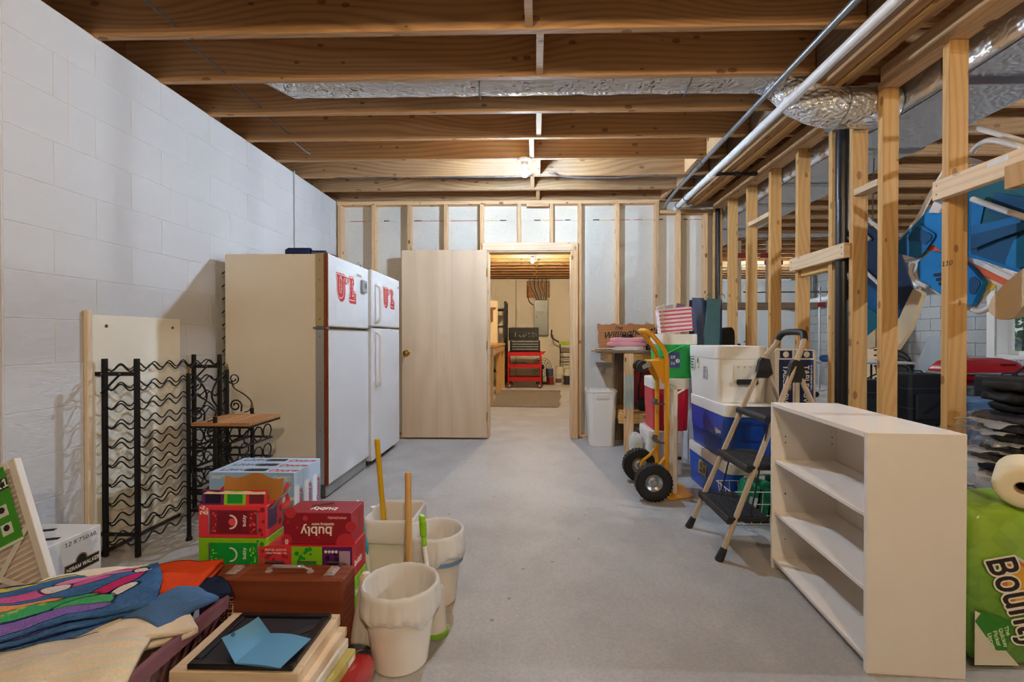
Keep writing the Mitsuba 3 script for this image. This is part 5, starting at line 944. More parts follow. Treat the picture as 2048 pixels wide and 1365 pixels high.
part(t, 'caster_bar', bx(.80, .895, 3.25, 3.43, .930, .940, .002), YE)
for y in (3.285, 3.40):
    c = part(t, 'caster_fork', xf(ext(Polygon([(-.016, .0), (.03, .034), (.06, .034), (.055, 0), (-.004, -.022)]), .034), fr((.76, y+.017, .90), (1, 0, 0), (0, 0, 1))), C('#a9acaf', .3, .9)); part(c, 'caster_wheel', xf(lathe([(.006, -.015), (.038, -.014), (.043, -.008), (.043, .008), (.038, .014), (.006, .015)], 24), fr((.752, y, .895), (1, 0, 0), (0, 0, 1))), C('#1b1b1d', .5), smooth=40)
for y, s in ((3.125, 1), (3.555, -1)):
    w = part(t, 'wheel', xf(lathe([(.060, -.030), (.085, -.036), (.112, -.034), (.122, -.022), (.124, 0), (.122, .022), (.112, .034), (.085, .036), (.060, .030), (.060, -.030)], 48), fr((.79, y, .126), (1, 0, 0), (0, 0, 1))), C('#161617', .6), smooth=40, label='black pneumatic tyre')
    for k in range(30):
        a = k*2*math.pi/30
        for sd in (-1, 1): part(w, 'tread_block', xf(bx(-.007, .007, -.003, .003, -.013, .013), fr((.79+.1205*math.cos(a+.05*sd), y+sd*.024, .126+.1205*math.sin(a+.05*sd)), (-math.sin(a), 0, math.cos(a)), (math.cos(a), 0, math.sin(a)))), C('#161617', .6))
    part(w, 'rim', xf(lathe([(0, .020), (.018, .020), (.02, .012), (.035, .008), (.052, .018), (.058, .026), (.062, .024), (.062, -.024), (.058, -.026), (.052, -.018), (.035, -.008), (.02, -.012), (.018, -.03), (.009, -.034), (0, -.034)], 32), fr((.79, y, .126), (1, 0, 0), (0, 0, 1))), C('#b4b7b9', .3, .9), smooth=40)
    yy = 3.215 if s > 0 else 3.475
    part(t, 'axle_bracket', tube(bend([(.893, yy, .27), (.85, yy-.01*s, .215), (.805, yy-.03*s, .17), (.79, yy-.035*s, .126)], 5), .011, 8), YE, smooth=True); part(t, 'axle_bracket', tube(bend([(.79, yy-.035*s, .126), (.84, yy-.02*s, .10), (.90, yy-.01*s, .09)], 5), .011, 8), YE, smooth=True)
part(t, 'axle', cyl((.79, 3.16, .126), (.79, 3.52, .126), .009, 10), C('#8d8f91', .35, .8))
part(t, 'lime_sticker', bx(.8945, .8949, 3.30, 3.33, .90, .915), C('#76c21e', .5))
t = thing('packing_board', 'slim white packing board in plastic wedged behind the hand truck', 'board'); part(t, 'board', bx(.932, .962, 3.24, 3.45, .0, .72, .004) if False else bx(.955, .985, 3.235, 3.455, .0115, .74, .004), C('#d5cfc2', .6)); part(t, 'plastic_wrap', crinkle(bx(.950, .990, 3.23, 3.46, .0112, .76, .006).subdivide().subdivide().subdivide(), .003, 20), 'film')
# kitchen can
t = thing('trash_can', 'empty tall white kitchen trash can standing against the stud wall', 'trash can')
rk = lambda s, z, q=0: [(x+.667, y+4.755, z) for x, y, _ in rr(.30*s-q, .25*s-q, .05, 0, 7)]
part(t, 'can', loft([rk(.80, 0), rk(.83, .01), rk(.985, .55), rk(1.02, .552), rk(1.03, .566), rk(1.0, .57), rk(.97, .566), rk(.80, .014)]), C('#e6e6e4', .35), smooth=30); part(t, 'hand_hold', bx(.60, .735, 4.626, 4.634, .49, .53, .003), C('#d9d9d7', .35))
# workbench in the corner
t = thing('workbench', 'rough wooden workbench in the corner behind the hand truck', 'workbench')
part(t, 'table_top', bx(.60, 1.75, 4.44, 5.035, .952, .968, .002), W(8, 0)); part(t, 'top_plank', bx(.585, 1.75, 4.43, 4.60, .9685, .978, .002), W(8, 0))
part(t, 'apron', bx(.86, 1.70, 4.475, 4.513, .86, .9515, .002), W(7, 0)); part(t, 'apron', bx(.70, .738, 4.50, 5.03, .86, .9515, .002), W(0, 1))
part(t, 'leg', bx(.845, .935, 4.44, 4.4745, 0, .9515, .003), W(0, 2), label='front leg smeared with teal paint'); part(t, 'paint_smear', bx(.8447, .9353, 4.4385, 4.4395, .42, .74), W(9, 2))
part(t, 'leg', bx(.845, .935, 4.995, 5.03, 0, .9515, .003), W(8, 2)); part(t, 'leg', bx(1.60, 1.69, 4.44, 4.4745, 0, .9515, .003), W(0, 2))
part(t, 'shelf_rail', bx(.80, 1.70, 4.475, 4.513, .27, .365, .002), W(7, 0)); part(t, 'shelf_rail', bx(.83, .868, 4.514, 4.99, .27, .365, .002), W(7, 1)); part(t, 'shelf_board', bx(.84, 1.70, 4.514, 4.99, .3655, .38, .002), W(7, 0))
t = thing('backpack', 'red and black backpack on the workbench shelf', 'backpack'); part(t, 'bag', mv(lump(.28, .20, .42, 14, .6, .05), 1.12, 4.72, .381), C('#7d141e', .7), smooth=True)
for x in (1.02, 1.14): part(t, 'strap', tube(bend([(x, 4.64, .42), (x-.01, 4.60, .55), (x+.02, 4.62, .72), (x+.04, 4.68, .80)], 6), .022, 6, flat=.35), C('#17171a', .7), smooth=True)
part(t, 'pocket', mv(lump(.24, .08, .12, 5, .5, .05), 1.12, 4.59, .381), C('#1a1518', .7), smooth=True)
one('tool_bag', mv(lump(.24, .16, .09, 17, .5, .10), 1.16, 4.535, .381) if False else mv(lump(.40, .3, .16, 17, .5, .10), 1.25, 4.74, .001), C('#15151a', .75), 'dark bag lying on the floor under the workbench', 'bag', smooth=True)
t = thing('packaging_sack', 'clear plastic sack of white packaging beside the bench leg', 'sack'); part(t, 'filling', mv(lump(.13, .12, .30, 31, .6, .10), .845, 3.99, .001) if False else mv(lump(.10, .16, .30, 31, .6, .10), .84, 3.90, .001), C('#c5c9c8', .8), smooth=True); part(t, 'sack', mv(lump(.108, .17, .34, 32, .6, .12), .84, 3.90, .0), 'film')
# plaque, towels and glasses on the bench
xs2 = np.linspace(0, .61, 40); wav = lambda s: .006*np.sin(xs2*34+s) + .004*np.sin(xs2*70+s)
pq = Polygon(list(zip(xs2, .0+wav(0))) + [(.61+.006*math.sin(z*40), z) for z in np.linspace(.03, .25, 10)] + list(zip(xs2[::-1], .275+wav(2)[::-1])) + [(.005*math.sin(z*44), z) for z in np.linspace(.25, .03, 10)]).buffer(0)
t = thing('name_plaque', 'carved wooden name plaque with black lettering leaning on the studs above the bench', 'plaque'); A = fr((.665, 4.925, .98), (1, 0, 0), (0, .33, 1))
part(t, 'board', ext(pq, .018), W(6, 0), A=A); A1 = A @ trimesh.transformations.translation_matrix([0, 0, .0182])
part(t, 'lettering', txt('The', .036, A1 @ fr((.17, .21, 0), (1, .03, 0), (-.03, 1, 0)), True, .0012, shear=.45), C('#1c120c', .6)); part(t, 'lettering', txt("Willinghurst's", .062, A1 @ fr((.05, .115, 0), (1, .10, 0), (-.10, 1, 0)), True, .0012, shear=.4, squeeze=1.1), C('#140d09', .6))
part(t, 'hanger', tube([(.53+.012*math.cos(a), .285+.02*math.sin(a), .01) for a in np.linspace(0, 3.14, 10)], .002, 5), C('#333333', .4, .8), A=A)
def folded_stack(name, label, cx, cy, z, w, d, h, n, col, seed, category='towel'):
    t = thing(name, label, category); part(t, 'folded_cloth', cat([mv(lump(w*(1-.03*((k*3) % 4)), d, h/n*1.15, seed+k, .35, .10, 12), cx+.01*((k*5) % 3-1), cy, z+h/n*k*.97) for k in range(n)]), ('cloth', col[1]), smooth=True); return t
folded_stack('towel', 'white folded towel under the pink one on the workbench', .90, 4.60, .979, .36, .20, .035, 2, C('#d8d2ce', .9), 41)
folded_stack('towel', 'pink folded towel on the workbench in front of the plaque', .905, 4.60, 1.012, .38, .20, .085, 2, C('#d99aa2', .9), 44)
t = thing('sunglasses', 'black sunglasses lying on the pink towel', 'sunglasses')
for x in (.865, .925): part(t, 'lens', mv(lathe([(0, 0), (.024, 0), (.026, .003), (.02, .007), (0, .009)], 16), x, 4.56, 1.110, rx=78), C('#0d0d10', .15), smooth=40)
part(t, 'bridge', bx(.885, .905, 4.552, 4.558, 1.115, 1.121), C('#111114', .3)); part(t, 'temple', cat([tube([(.845, 4.555, 1.118), (.86, 4.61, 1.112), (.97, 4.60, 1.108)], .003, 6), tube([(.945, 4.555, 1.118), (.99, 4.60, 1.112)], .003, 6)]), C('#111114', .3))
one('cloth_scrap', mv(lump(.16, .16, .018, 52, .6, .2), .66, 4.56, .979), ('cloth', C('#a3937c', .9)[1]), 'ragged tan cloth at the left end of the workbench', 'cloth', smooth=True)
one('wooden_roll', mv(crinkle(lathe([(.020, -.07), (.034, -.07), (.034, .07), (.020, .07), (.018, 0)], 16), .001, 20), 1.155, 4.56, 1.013, ry=80), C('#4a3427', .7), 'small brown roll beside the pink towel on the workbench', 'roll')

# ------------------------------------------------------------------ paper towels, bagged clothes, storage room
t = thing('paper_towel_pack', 'green plastic pack of paper towels at the right edge of the photo', 'paper towels')
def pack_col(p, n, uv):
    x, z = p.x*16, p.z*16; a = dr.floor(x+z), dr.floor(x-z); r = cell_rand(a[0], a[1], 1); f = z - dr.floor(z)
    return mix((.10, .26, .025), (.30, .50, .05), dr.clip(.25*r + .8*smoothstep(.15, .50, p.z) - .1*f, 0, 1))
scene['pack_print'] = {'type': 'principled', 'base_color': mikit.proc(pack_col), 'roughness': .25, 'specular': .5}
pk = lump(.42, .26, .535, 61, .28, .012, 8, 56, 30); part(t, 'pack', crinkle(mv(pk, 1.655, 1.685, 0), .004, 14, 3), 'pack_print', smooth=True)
PF = fr((1.44, 1.5515, 0), (1, 0, 0), (0, 0, 1))
flat(t, 'bare_corner', PF, Polygon([(.006, .02), (.006, .20), (.03, .19), (.08, .10), (.15, .02)]), C('#d8d2c2', .4), 2)
flat(t, 'printed_diamond', PF, Polygon([(.006, .165), (.03, .20), (.13, .165), (.11, .07), (.075, .07)]), C('#2f7d23', .4), 3)
flat(t, 'printed_swoosh', PF, affinity.rotate(affinity.scale(circ(.15, .285, .1), .62, 1.05), 24, origin=(.15, .285)), C('#bfd3c9', .4), 3); flat(t, 'printed_swoosh', PF, affinity.rotate(affinity.scale(circ(.15, .285, .09), .60, 1.05), 24, origin=(.15, .285)), C('#c9702a', .4), 4); flat(t, 'printed_swoosh', PF, affinity.rotate(affinity.scale(circ(.158, .28, .075), .58, 1.05), 24, origin=(.158, .28)), C('#e0a62c', .4), 5)
TA = PF @ fr((.035, .372, .0024), (.42, -.91, 0), (.91, .42, 0))
bm = txt('Bounty', .088, np.eye(4), True, .0006, shear=.25, squeeze=.82)
part(t, 'lettering_rim', xf(cat([mv(bm, .006*math.cos(a), .006*math.sin(a), 0) for a in np.arange(8)*math.pi/4]), TA), C('#ece6da', .4)); part(t, 'lettering', xf(mv(bm, 0, 0, .0006), TA), C('#231a12', .4))
for q, s in enumerate(('The', 'Quicker', 'Picker', 'Upper')): part(t, 'lettering', txt(s, .013, PF @ fr((.098-.018*q, .150-.008*q, .0018), (.30, -.95, 0), (.95, .30, 0)), True, .0008), C('#cfe0b4', .4))
t = thing('paper_towel_roll', 'single cream paper towel roll lying on the green pack', 'paper towel roll')
RA = fr((1.685, 1.637, .607), (.69, -.72, .0), (0, 0, 1)) @ np.diag([1., 1, -1, 1])
RA = fr((1.685, 1.637, .607), (-.69, .72, 0), (0, 0, 1))
part(t, 'roll', xf(crinkle(lathe([(.020, -.125), (.050, -.128), (.068, -.120), (.073, -.10), (.073, .10), (.068, .12), (.05, .128), (.02, .125), (.020, -.125)], 32), .003, 12), RA), C('#dccfae', .75), smooth=50); part(t, 'core', xf(lathe([(.0195, -.124), (.0195, .124), (.017, .124), (.017, -.124), (.0195, -.124)], 20), RA), C('#9a8264', .8))
one('clothes_box', bx(1.88, 2.23, 1.845, 2.12, .04, .44, .004), C('#3b3a3c', .8), 'dark carton under the stack of bagged clothes', 'box')
FH = [.045, .04, .05, .04, .045, .045, .04, .042, .045, .05, .055]; z = .441
names = ['folded tan plaid shirts in clear plastic at the bottom of the bagged stack', 'white bagged shirt low in the stack', 'bagged navy garment third from the bottom', 'bagged dark garment with a brown collar', 'bagged black garment with crinkled shiny plastic', 'bagged black garment in the middle of the stack', 'bagged charcoal garment with plastic sticking out to the left', 'bagged grey striped garment near the top', 'unwrapped black jacket sleeve on the bagged stack', 'black folded jacket second from the top', 'black quilted jacket topmost on the stack']
cols = ['#9a8063', '#c4bfb8', '#1f2238', '#33281f', '#141417', '#15151a', '#24242b', '#2c2b31', '#111113', '#121214', '#1a1714']
for k, (nm, c) in enumerate(zip(names, cols)):
    t = thing('bagged_garment', nm, 'clothing'); h = FH[k]
    off = [0, -.02, .03, 0, .02, .03, .0, .02, .05, .03, .02][k]
    part(t, 'garment', mv(lump(.31+.05*((k*7) % 5)/4, .24, h*1.06, 70+k, .55, .42, 13, 56, 20), 2.085+off, 1.985, z, rz=(k*7) % 9 - 4), C(c, .7), smooth=True)
    if k in (0, 1, 3, 4, 5, 6, 7): part(t, 'plastic_wrap', mv(lump(.41, .26, h*1.06, 90+k, .5, .22, 30, 44, 18), 2.06+off, 1.985, z-.001, rz=(k*5) % 7 - 3), 'film'); part(t, 'plastic_flap', sheet(lambda u, v: np.stack([1.905+off-.05*(1+.5*math.sin(k*2.1))*u - .016*np.sin(7*v+k) - .006*np.sin(23*v), 1.88+.2*v, z+.014+.010*np.sin(4*u+4*v+k)*u + .004*np.sin(17*v+k)*u - .012*u*(k % 2)], -1), 14, 20, .0012), 'clear_plastic')
    z += h*.98
t = thing('storage_tote', 'dull blue plastic storage tote behind the bagged clothes', 'tote')
TX, TY = 4.16, 4.30
rt = lambda s, z: [(x+TX, y+TY, z) for x, y, _ in rr(.62*s, .25*s, .05, 0, 6)]
part(t, 'tub', loft([rt(.84, .001), rt(.86, .012), rt(.97, .49), rt(1.0, .492), rt(1.0, .515)]), C('#3d5878', .45), smooth=35); part(t, 'lid', loft([rt(1.01, .516), rt(1.03, .52), rt(1.03, .54), rt(1.0, .552), rt(.9, .552), rt(.88, .546)]), C('#456283', .45), smooth=35)
def yz(pts, X): return Polygon([tuple(at(px, py, 0, X)[1:]) for px, py in pts])
def slabx(poly, X, d): return xf(ext(poly, d), fr((X, 0, 0), (0, 1, 0), (0, 0, 1)))     # (y, z) polygon, d thick towards +x
def tubx(pts, X, r, dx=0.0): return tube(bend([at(px, py, 0, X + dx*i/max(1, len(pts)-1)) for i, (px, py) in enumerate(pts)], 5), r, 10)
BW = C('#d9d2cb', .35)
t = thing('beach_chair', 'folded bright blue beach chair with white tubes hung on the studs', 'beach chair')
for pts, X, dx in (([(1905, 268), (1945, 256), (1975, 262), (2048, 284), (2110, 305)], 2.24, 0), ([(1944, 305), (1955, 292), (1978, 281), (2010, 285), (2048, 296), (2100, 312)], 2.20, 0), ([(1900, 312), (1945, 322), (2000, 340), (2060, 360)], 2.27, 0), ([(1945, 398), (2000, 418), (2048, 434), (2100, 452)], 2.13, 0), ([(1916, 300), (1888, 345), (1860, 392), (1838, 436)], 2.22, 0), ([(1838, 436), (1805, 478), (1777, 502)], 2.22, 0)): part(t, 'frame_tube', tubx(pts, X, .0135 if X < 2.3 else .012, dx), BW, smooth=True)
CB = {k: C(v, .75) for k, v in dict(blue='#0f74b4', mid='#1467a0', deep='#0d4a73', teal='#125a68', navy='#0d2440', white='#ddd8d2', orange='#d5633c', yellow='#d0ab35', cream='#d9c7ae', lime='#b2b23c').items()}
for nm, X, d, c, pts in (('seat_canvas', 2.205, .008, 'blue', [(1890, 380), (1838, 440), (1778, 502), (1800, 510), (1840, 470), (1886, 505), (1960, 520), (2080, 560), (2080, 330), (1990, 340), (1945, 330), (1945, 380)]),
                         ('side_pocket', 2.195, .006, 'mid', [(1782, 503), (1838, 447), (1872, 470), (1852, 500), (1836, 518)]), ('pocket_fold', 2.19, .004, 'deep', [(1808, 482), (1832, 455), (1868, 472), (1850, 490), (1834, 482)]),
                         ('back_canvas', 2.17, .006, 'teal', [(1940, 375), (2085, 330), (2085, 560), (2000, 520), (1940, 505)]), ('canvas_patch', 2.165, .003, 'blue', [(1942, 402), (1968, 412), (1960, 450), (1942, 455)]), ('canvas_patch', 2.164, .003, 'deep', [(1990, 385), (2080, 400), (2080, 470), (2030, 440), (1975, 425)]),
                         ('sling_band', 2.15, .008, 'mid', [(1942, 452), (2000, 440), (2080, 420), (2080, 448), (2000, 470), (1942, 487)]), ('sling_band', 2.14, .006, 'deep', [(1942, 470), (1990, 458), (2060, 440), (2060, 455), (1990, 480), (1942, 500)]), ('lower_canvas', 2.16, .006, 'deep', [(1942, 497), (2000, 478), (2035, 470), (2010, 530), (1942, 508)]),
                         ('bottle_pocket', 2.14, .02, 'blue', [(2028, 480), (2048, 470), (2085, 480), (2060, 530), (2030, 537), (2008, 530)]),
                         ('headrest_panel', 2.225, .008, 'cream', [(1858, 478), (1900, 500), (1945, 512), (2030, 552), (2020, 578), (1990, 570), (1965, 600), (1945, 625), (1890, 600), (1838, 562), (1826, 555)]),
                         ('white_stripe', 2.220, .004, 'white', [(1862, 480), (1905, 500), (1945, 514), (2030, 556), (2026, 566), (1945, 526), (1900, 512), (1858, 492)]), ('orange_stripe', 2.218, .004, 'orange', [(1858, 488), (1905, 508), (1945, 528), (2023, 564), (2014, 574), (1945, 542), (1902, 520), (1853, 498)]),
                         ('yellow_stripe', 2.217, .004, 'yellow', [(1846, 506), (1853, 505), (1848, 518), (1842, 516)]), ('yellow_stripe', 2.217, .004, 'yellow', [(1968, 564), (1992, 572), (1984, 582), (1966, 576)]), ('lime_stripe', 2.217, .004, 'lime', [(1953, 586), (1966, 588), (1958, 600), (1950, 594)]),
                         ('backpack_pocket', 2.19, .03, 'blue', [(1836, 524), (1862, 502), (1890, 508), (1935, 530), (1966, 566), (1942, 612), (1925, 612), (1888, 594), (1838, 560), (1834, 545)]), ('pocket_flap', 2.186, .004, 'deep', [(1938, 545), (1962, 565), (1944, 600), (1938, 600)])):
    g = yz(pts, X).buffer(0); g = g.buffer(-.02).buffer(.02) if 'pocket' in nm and g.buffer(-.02).area > 0 else g
    part(t, nm, slabx(g, X, d), CB[c])
part(t, 'carry_strap', cat([slabx(yz([(1868 + q*5, 548 + 9*q), (1884 + q*1.5, 545 + 9*q), (1884, 551 + 9*q), (1868 + q*5, 553 + 9*q)], 2.185), 2.183, .006) for q in range(3)]), CB['navy'], kind='stuff')
for pts, X, r in (([(1826, 528), (1822, 545), (1832, 562), (1855, 575)], 2.18, .012), ([(1945, 620), (1960, 624), (1985, 612), (2005, 590), (2016, 575)], 2.19, .013)): part(t, 'headrest_tube', tubx(pts, X, r), BW, smooth=True)
part(t, 'armrest', crinkle(slabx(yz([(2048, 545), (2085, 520), (2090, 560), (2048, 610), (2030, 632), (2005, 636), (1985, 622), (1990, 600), (2015, 572)], 2.10).buffer(-.02).buffer(.03, 12), 2.09, .035), .001, 10), C('#cfb792', .45)); part(t, 'end_cap', slabx(yz([(1862, 425), (1872, 405), (1888, 412), (1880, 425), (1868, 424)], 2.2).buffer(.004), 2.19, .015), BW)
t = thing('beach_chair', 'folded navy beach chair hanging behind the bright blue one', 'beach chair')
for nm, c, pts in (('canvas', 'navy', [(1722, 440), (1800, 505), (1830, 590), (1800, 650), (1790, 620), (1722, 560)]), ('canvas', 'deep', [(1722, 560), (1800, 610), (1795, 650), (1770, 665), (1735, 688), (1722, 690)]), ('canvas_fold', 'teal', [(1728, 610), (1775, 640), (1765, 670), (1740, 680)])): part(t, nm, slabx(yz(pts, 2.48).buffer(0), 2.48 - .01*(nm == 'canvas_fold'), .01), CB[c])
for pts in ([(1722, 428), (1760, 458), (1800, 490)], [(1722, 535), (1760, 570)], [(1838, 575), (1815, 620), (1790, 655)], [(1722, 462), (1740, 480)]): part(t, 'frame_tube', tubx(pts, 2.46, .0135), BW, smooth=True)
part(t, 'armrest', slabx(yz([(1846, 588), (1830, 580), (1810, 620), (1790, 668), (1790, 705), (1820, 660)], 2.44).buffer(-.012).buffer(.018, 12), 2.43, .03), C('#cfb792', .45)); part(t, 'armrest', slabx(yz([(1728, 690), (1735, 676), (1765, 650), (1775, 665), (1760, 690), (1740, 697)], 2.44).buffer(-.015).buffer(.02, 12), 2.43, .03), C('#cfb792', .45))
part(t, 'hanging_cord', tubx([(1745, 445), (1746, 400), (1747, 360), (1748, 318)], 2.46, .004), C('#2b2c2f', .6))
# luggage and the rest of the storage room
BKF = C('#16181c', .6)
def suitcase(label, cx, cy, w, d, h, rz):
    t = thing('suitcase', label, 'suitcase'); A = fr((cx, cy, .03), (math.cos(rz), math.sin(rz), 0), (-math.sin(rz), math.cos(rz), 0))
    ring = lambda s, z, y=0: [(x, y_, z) for x, y_, _ in rr(w*s, d*s, .05, 0, 6)]
    part(t, 'body', xf(loft([ring(.95, 0), ring(1, .02), ring(1, h-.03), ring(.95, h)]), A), BKF, smooth=35); part(t, 'front_pocket', xf(bx(-w*.38, w*.38, -d/2-.04, -d/2+.005, .06, h*.62, .02), A), C('#1d2026', .6)); part(t, 'piping', xf(cat([tube([(x, y, z) for x, y, _ in rr(w*1.01, d*1.01, .05, 0, 6)], .005, 5, closed=True) for z in (h*.33, h*.72)]), A), C('#2f4258', .5)); part(t, 'handle', xf(tube(bend([(-.09, 0, h), (-.06, 0, h+.03), (.06, 0, h+.03), (.09, 0, h)], 5), .010, 8), A), C('#23303e', .5))
    for s in (-1, 1): part(t, 'wheel', xf(cyl((s*w*.36, -d*.3-.012, 0.0), (s*w*.36, -d*.3+.012, 0.0), .029, 12), A), C('#101010', .6))
suitcase('black soft suitcase standing on the floor between the two nearest studs', 4.80, 5.95, .52, .34, .62, .12); suitcase('black suitcase with blue piping below the red grill at the right', 5.55, 5.55, .52, .36, .62, -.1); suitcase('black suitcase partly hidden behind the navy chair', 4.05, 5.9, .42, .30, .55, .3)
t = thing('portable_grill', 'red portable grill with a domed lid standing behind the suitcases', 'grill')
gx, gy = 5.78, 6.2; rg = lambda w, d, z: [(x+gx, y+gy, z) for x, y, _ in rr(w, d, .10, 0, 7)]
part(t, 'lid', loft([rg(.98, .46, .66), rg(.96, .44, .70), rg(.82, .36, .79), rg(.55, .22, .835), rg(.3, .1, .84)]), C('#b3121c', .25), smooth=40); part(t, 'base', loft([rg(.80, .36, .49), rg(.98, .44, .54), rg(1.0, .46, .625)]), C('#a5111a', .3), smooth=40); part(t, 'trim', loft([rg(1.01, .47, .626), rg(1.02, .48, .63), rg(1.02, .48, .655), rg(1.0, .46, .659)]), C('#b4b6b8', .3, .8), smooth=40)
part(t, 'handle', tube(bend([(gx-.36, gy-.24, .642), (gx-.30, gy-.30, .65), (gx+.0, gy-.31, .65), (gx+.06, gy-.25, .642)], 5), .012, 8), C('#c4c6c8', .25, .9), smooth=True); part(t, 'side_table', bx(gx+.20, gx+.48, gy-.27, gy-.235, .54, .62, .004), C('#7d8082', .4, .6))
for x in (-.35, .35): part(t, 'leg', cat([cyl((gx+x, gy-.15, .5), (gx+x*.6, gy+.2, 0), .012, 8), cyl((gx+x, gy+.15, .5), (gx+x*.6, gy-.2, 0), .012, 8)]), C('#26282b', .4, .6))
for k in range(9): part(t, 'vent_slot', bx(gx+.12+.022*k, gx+.127+.022*k, gy-.205, gy-.19, .735, .765), C('#3a1214', .5))
t = thing('folding_table', 'white folding table with black legs seen between the studs', 'table'); part(t, 'top', bx(4.05, 5.35, 6.62, 7.25, .725, .755, .008), C('#c6ccd1', .45))
for x in (4.25, 5.1):
    for y in (6.7, 7.15): part(t, 'leg', cyl((x, y, 0), (x, y, .724), .014, 8), C('#1d1f22', .5))
    part(t, 'brace', cyl((x, 6.7, .70), (x+(.35 if x < 4.5 else -.35), 6.9, .45), .010, 8), C('#1d1f22', .5))
t = thing('swim_cap', 'small blue and pink swim cap lying on the folding table', 'cap'); part(t, 'cap', mv(lump(.14, .12, .10, 9, .8, .05), 4.14, 6.72, .756), C('#2f63a8', .5), smooth=True); part(t, 'pink_flap', mv(lump(.08, .08, .07, 12, .8, .08), 4.26, 6.70, .756), C('#d0597c', .5), smooth=True)
t = thing('garment_rack', 'white tubular garment rack on black casters', 'garment rack'); WP = C('#cdd3d8', .35)
for x in (5.38, 5.55): part(t, 'post', cyl((x, 8.9, .12), (x, 8.9, 2.05), .019, 12), WP, smooth=40); part(t, 'sleeve', cyl((x, 8.9, 1.93), (x, 8.9, 2.06), .022, 12), C('#9aa0a4', .3, .8))
part(t, 'hang_bar', cyl((3.95, 8.9, 1.97), (5.62, 8.9, 1.97), .014, 10), C('#50565c', .4, .6)); part(t, 'base', cat([cyl((5.2, 8.7, .11), (5.75, 9.1, .11), .016, 8), cyl((5.2, 9.1, .11), (5.75, 8.7, .11), .016, 8)]), WP)
for x, y in ((5.2, 8.7), (5.75, 8.7), (5.2, 9.1), (5.75, 9.1)): part(t, 'caster', cyl((x, y-.015, .05), (x, y+.015, .05), .05, 14), C('#131416', .5))
t = thing('garment_rack', 'black tubular garment rack beyond the third stud', 'garment rack')
for x in (3.95, 4.32): part(t, 'post', cyl((x, 8.6, .0), (x, 8.6, 1.62 + (.1 if x > 4 else 0)), .018, 10), BKF, smooth=40)
part(t, 'hang_bar', cyl((3.95, 8.6, 1.62), (4.32, 8.6, 1.66), .014, 8), BKF); part(t, 'foot_bar', cyl((3.85, 8.6, .02), (4.42, 8.6, .02), .018, 8), BKF)
t = thing('patio_chair', 'black slat backed patio chair behind the suitcases', 'chair')
for k in range(4): part(t, 'back_slat', tube(bend([(5.75, 8.0, .62+.09*k), (6.0, 7.92, .64+.09*k), (6.18, 7.85, .60+.07*k), (6.26, 7.80, .45+.05*k)], 5), .013, 6), BKF)
for x in (5.75, 6.26): part(t, 'leg', cyl((x, 7.8, 0), (x, 7.95, .62), .015, 8), BKF)
part(t, 'seat', bx(5.72, 6.28, 7.45, 7.95, .40, .43, .006), BKF); part(t, 'leg', cyl((5.75, 7.48, 0), (5.75, 7.48, .42), .015, 8), BKF); part(t, 'leg', cyl((6.26, 7.48, 0), (6.26, 7.48, .42), .015, 8), BKF)
one('foam_board', loft([[(6.38, 7.35, .0), (6.38, 8.25, .0), (6.70, 8.05, 1.12), (6.70, 7.5, 1.12)], [(6.42, 7.35, .0), (6.42, 8.25, .0), (6.74, 8.05, 1.12), (6.74, 7.5, 1.12)]]), C('#8d949b', .7), 'grey foam board leaning on the block wall', 'board')
one('plywood_sheet', bx(6.55, 6.58, 8.6, 9.5, 0, 1.22), W(2, 2), 'plywood sheet standing against the block wall', 'board')
t = thing('lattice_crate', 'white lattice crate under the window', 'crate'); part(t, 'core', bx(6.42, 6.70, 5.95, 6.55, 0, .80, .004), C('#8f9aa6', .6))
for k in range(11): part(t, 'lattice_bar', bx(6.408, 6.419, 5.95, 6.55, .06+.07*k, .085+.07*k), C('#d5dbe1', .5)); part(t, 'lattice_bar', bx(6.406, 6.4185, 5.95+.055*k, 5.975+.055*k, .02, .80), C('#d5dbe1', .5)); part(t, 'lattice_bar', bx(6.42+.025*k, 6.432+.025*k, 5.938, 5.949, .02, .80), C('#d5dbe1', .5))
t = thing('metal_bracket', 'black perforated metal bracket frame in front of the lattice crate', 'bracket'); part(t, 'upright', bx(4.92, 4.97, 4.70, 4.73, .0, .93, .003), BKF); part(t, 'arm', bx(4.97, 5.4, 4.70, 4.73, .89, .93, .003), BKF); part(t, 'strut', tube([(4.94, 4.715, .86), (4.62, 4.715, .63)], .012, 4), BKF)
for z in (.68, .75, .82, .89): part(t, 'hole', cyl((4.945, 4.699, z), (4.945, 4.7, z), .007, 8), C('#cfd3d6', .5))
for q, (x, y, z, c) in enumerate(((5.0, 10.6, .001, 7), (5.15, 10.65, .14, 0), (4.95, 10.6, .28, 7))): one('lumber_plank', mv(bx(-.7, .7, -.12, .12, 0, .13, .004), x, y, z, rz=4*q-3), W(c, 0), ('lowest plank of the lumber pile beyond the garment rack', 'middle plank of the lumber pile beyond the garment rack', 'top plank of the lumber pile beyond the garment rack')[q], 'plank')
t = thing('loft_frame', 'wooden shelf frame with red tipped beams hung from the far joists', 'shelf frame')
for x, y in ((3.05, 7.2), (3.55, 7.2), (3.95, 7.9)): part(t, 'hanger_board', bx(x, x+.11, y, y+.04, 1.62, 2.60, .003), W(2, 2)); part(t, 'cleat', bx(x-.1, x+.2, y-.03, y-.001, 2.33, 2.40, .003), C('#9d2f30', .6))
part(t, 'beam', bx(2.6, 4.3, 7.16, 7.20, 1.57, 1.64, .003), W(8, 0)); part(t, 'beam', bx(2.6, 4.4, 7.88, 7.92, 1.57, 1.64, .003), W(8, 0)); part(t, 'red_tip', bx(4.30, 4.42, 7.16, 7.20, 1.57, 1.64, .003), C('#9d2f30', .6))
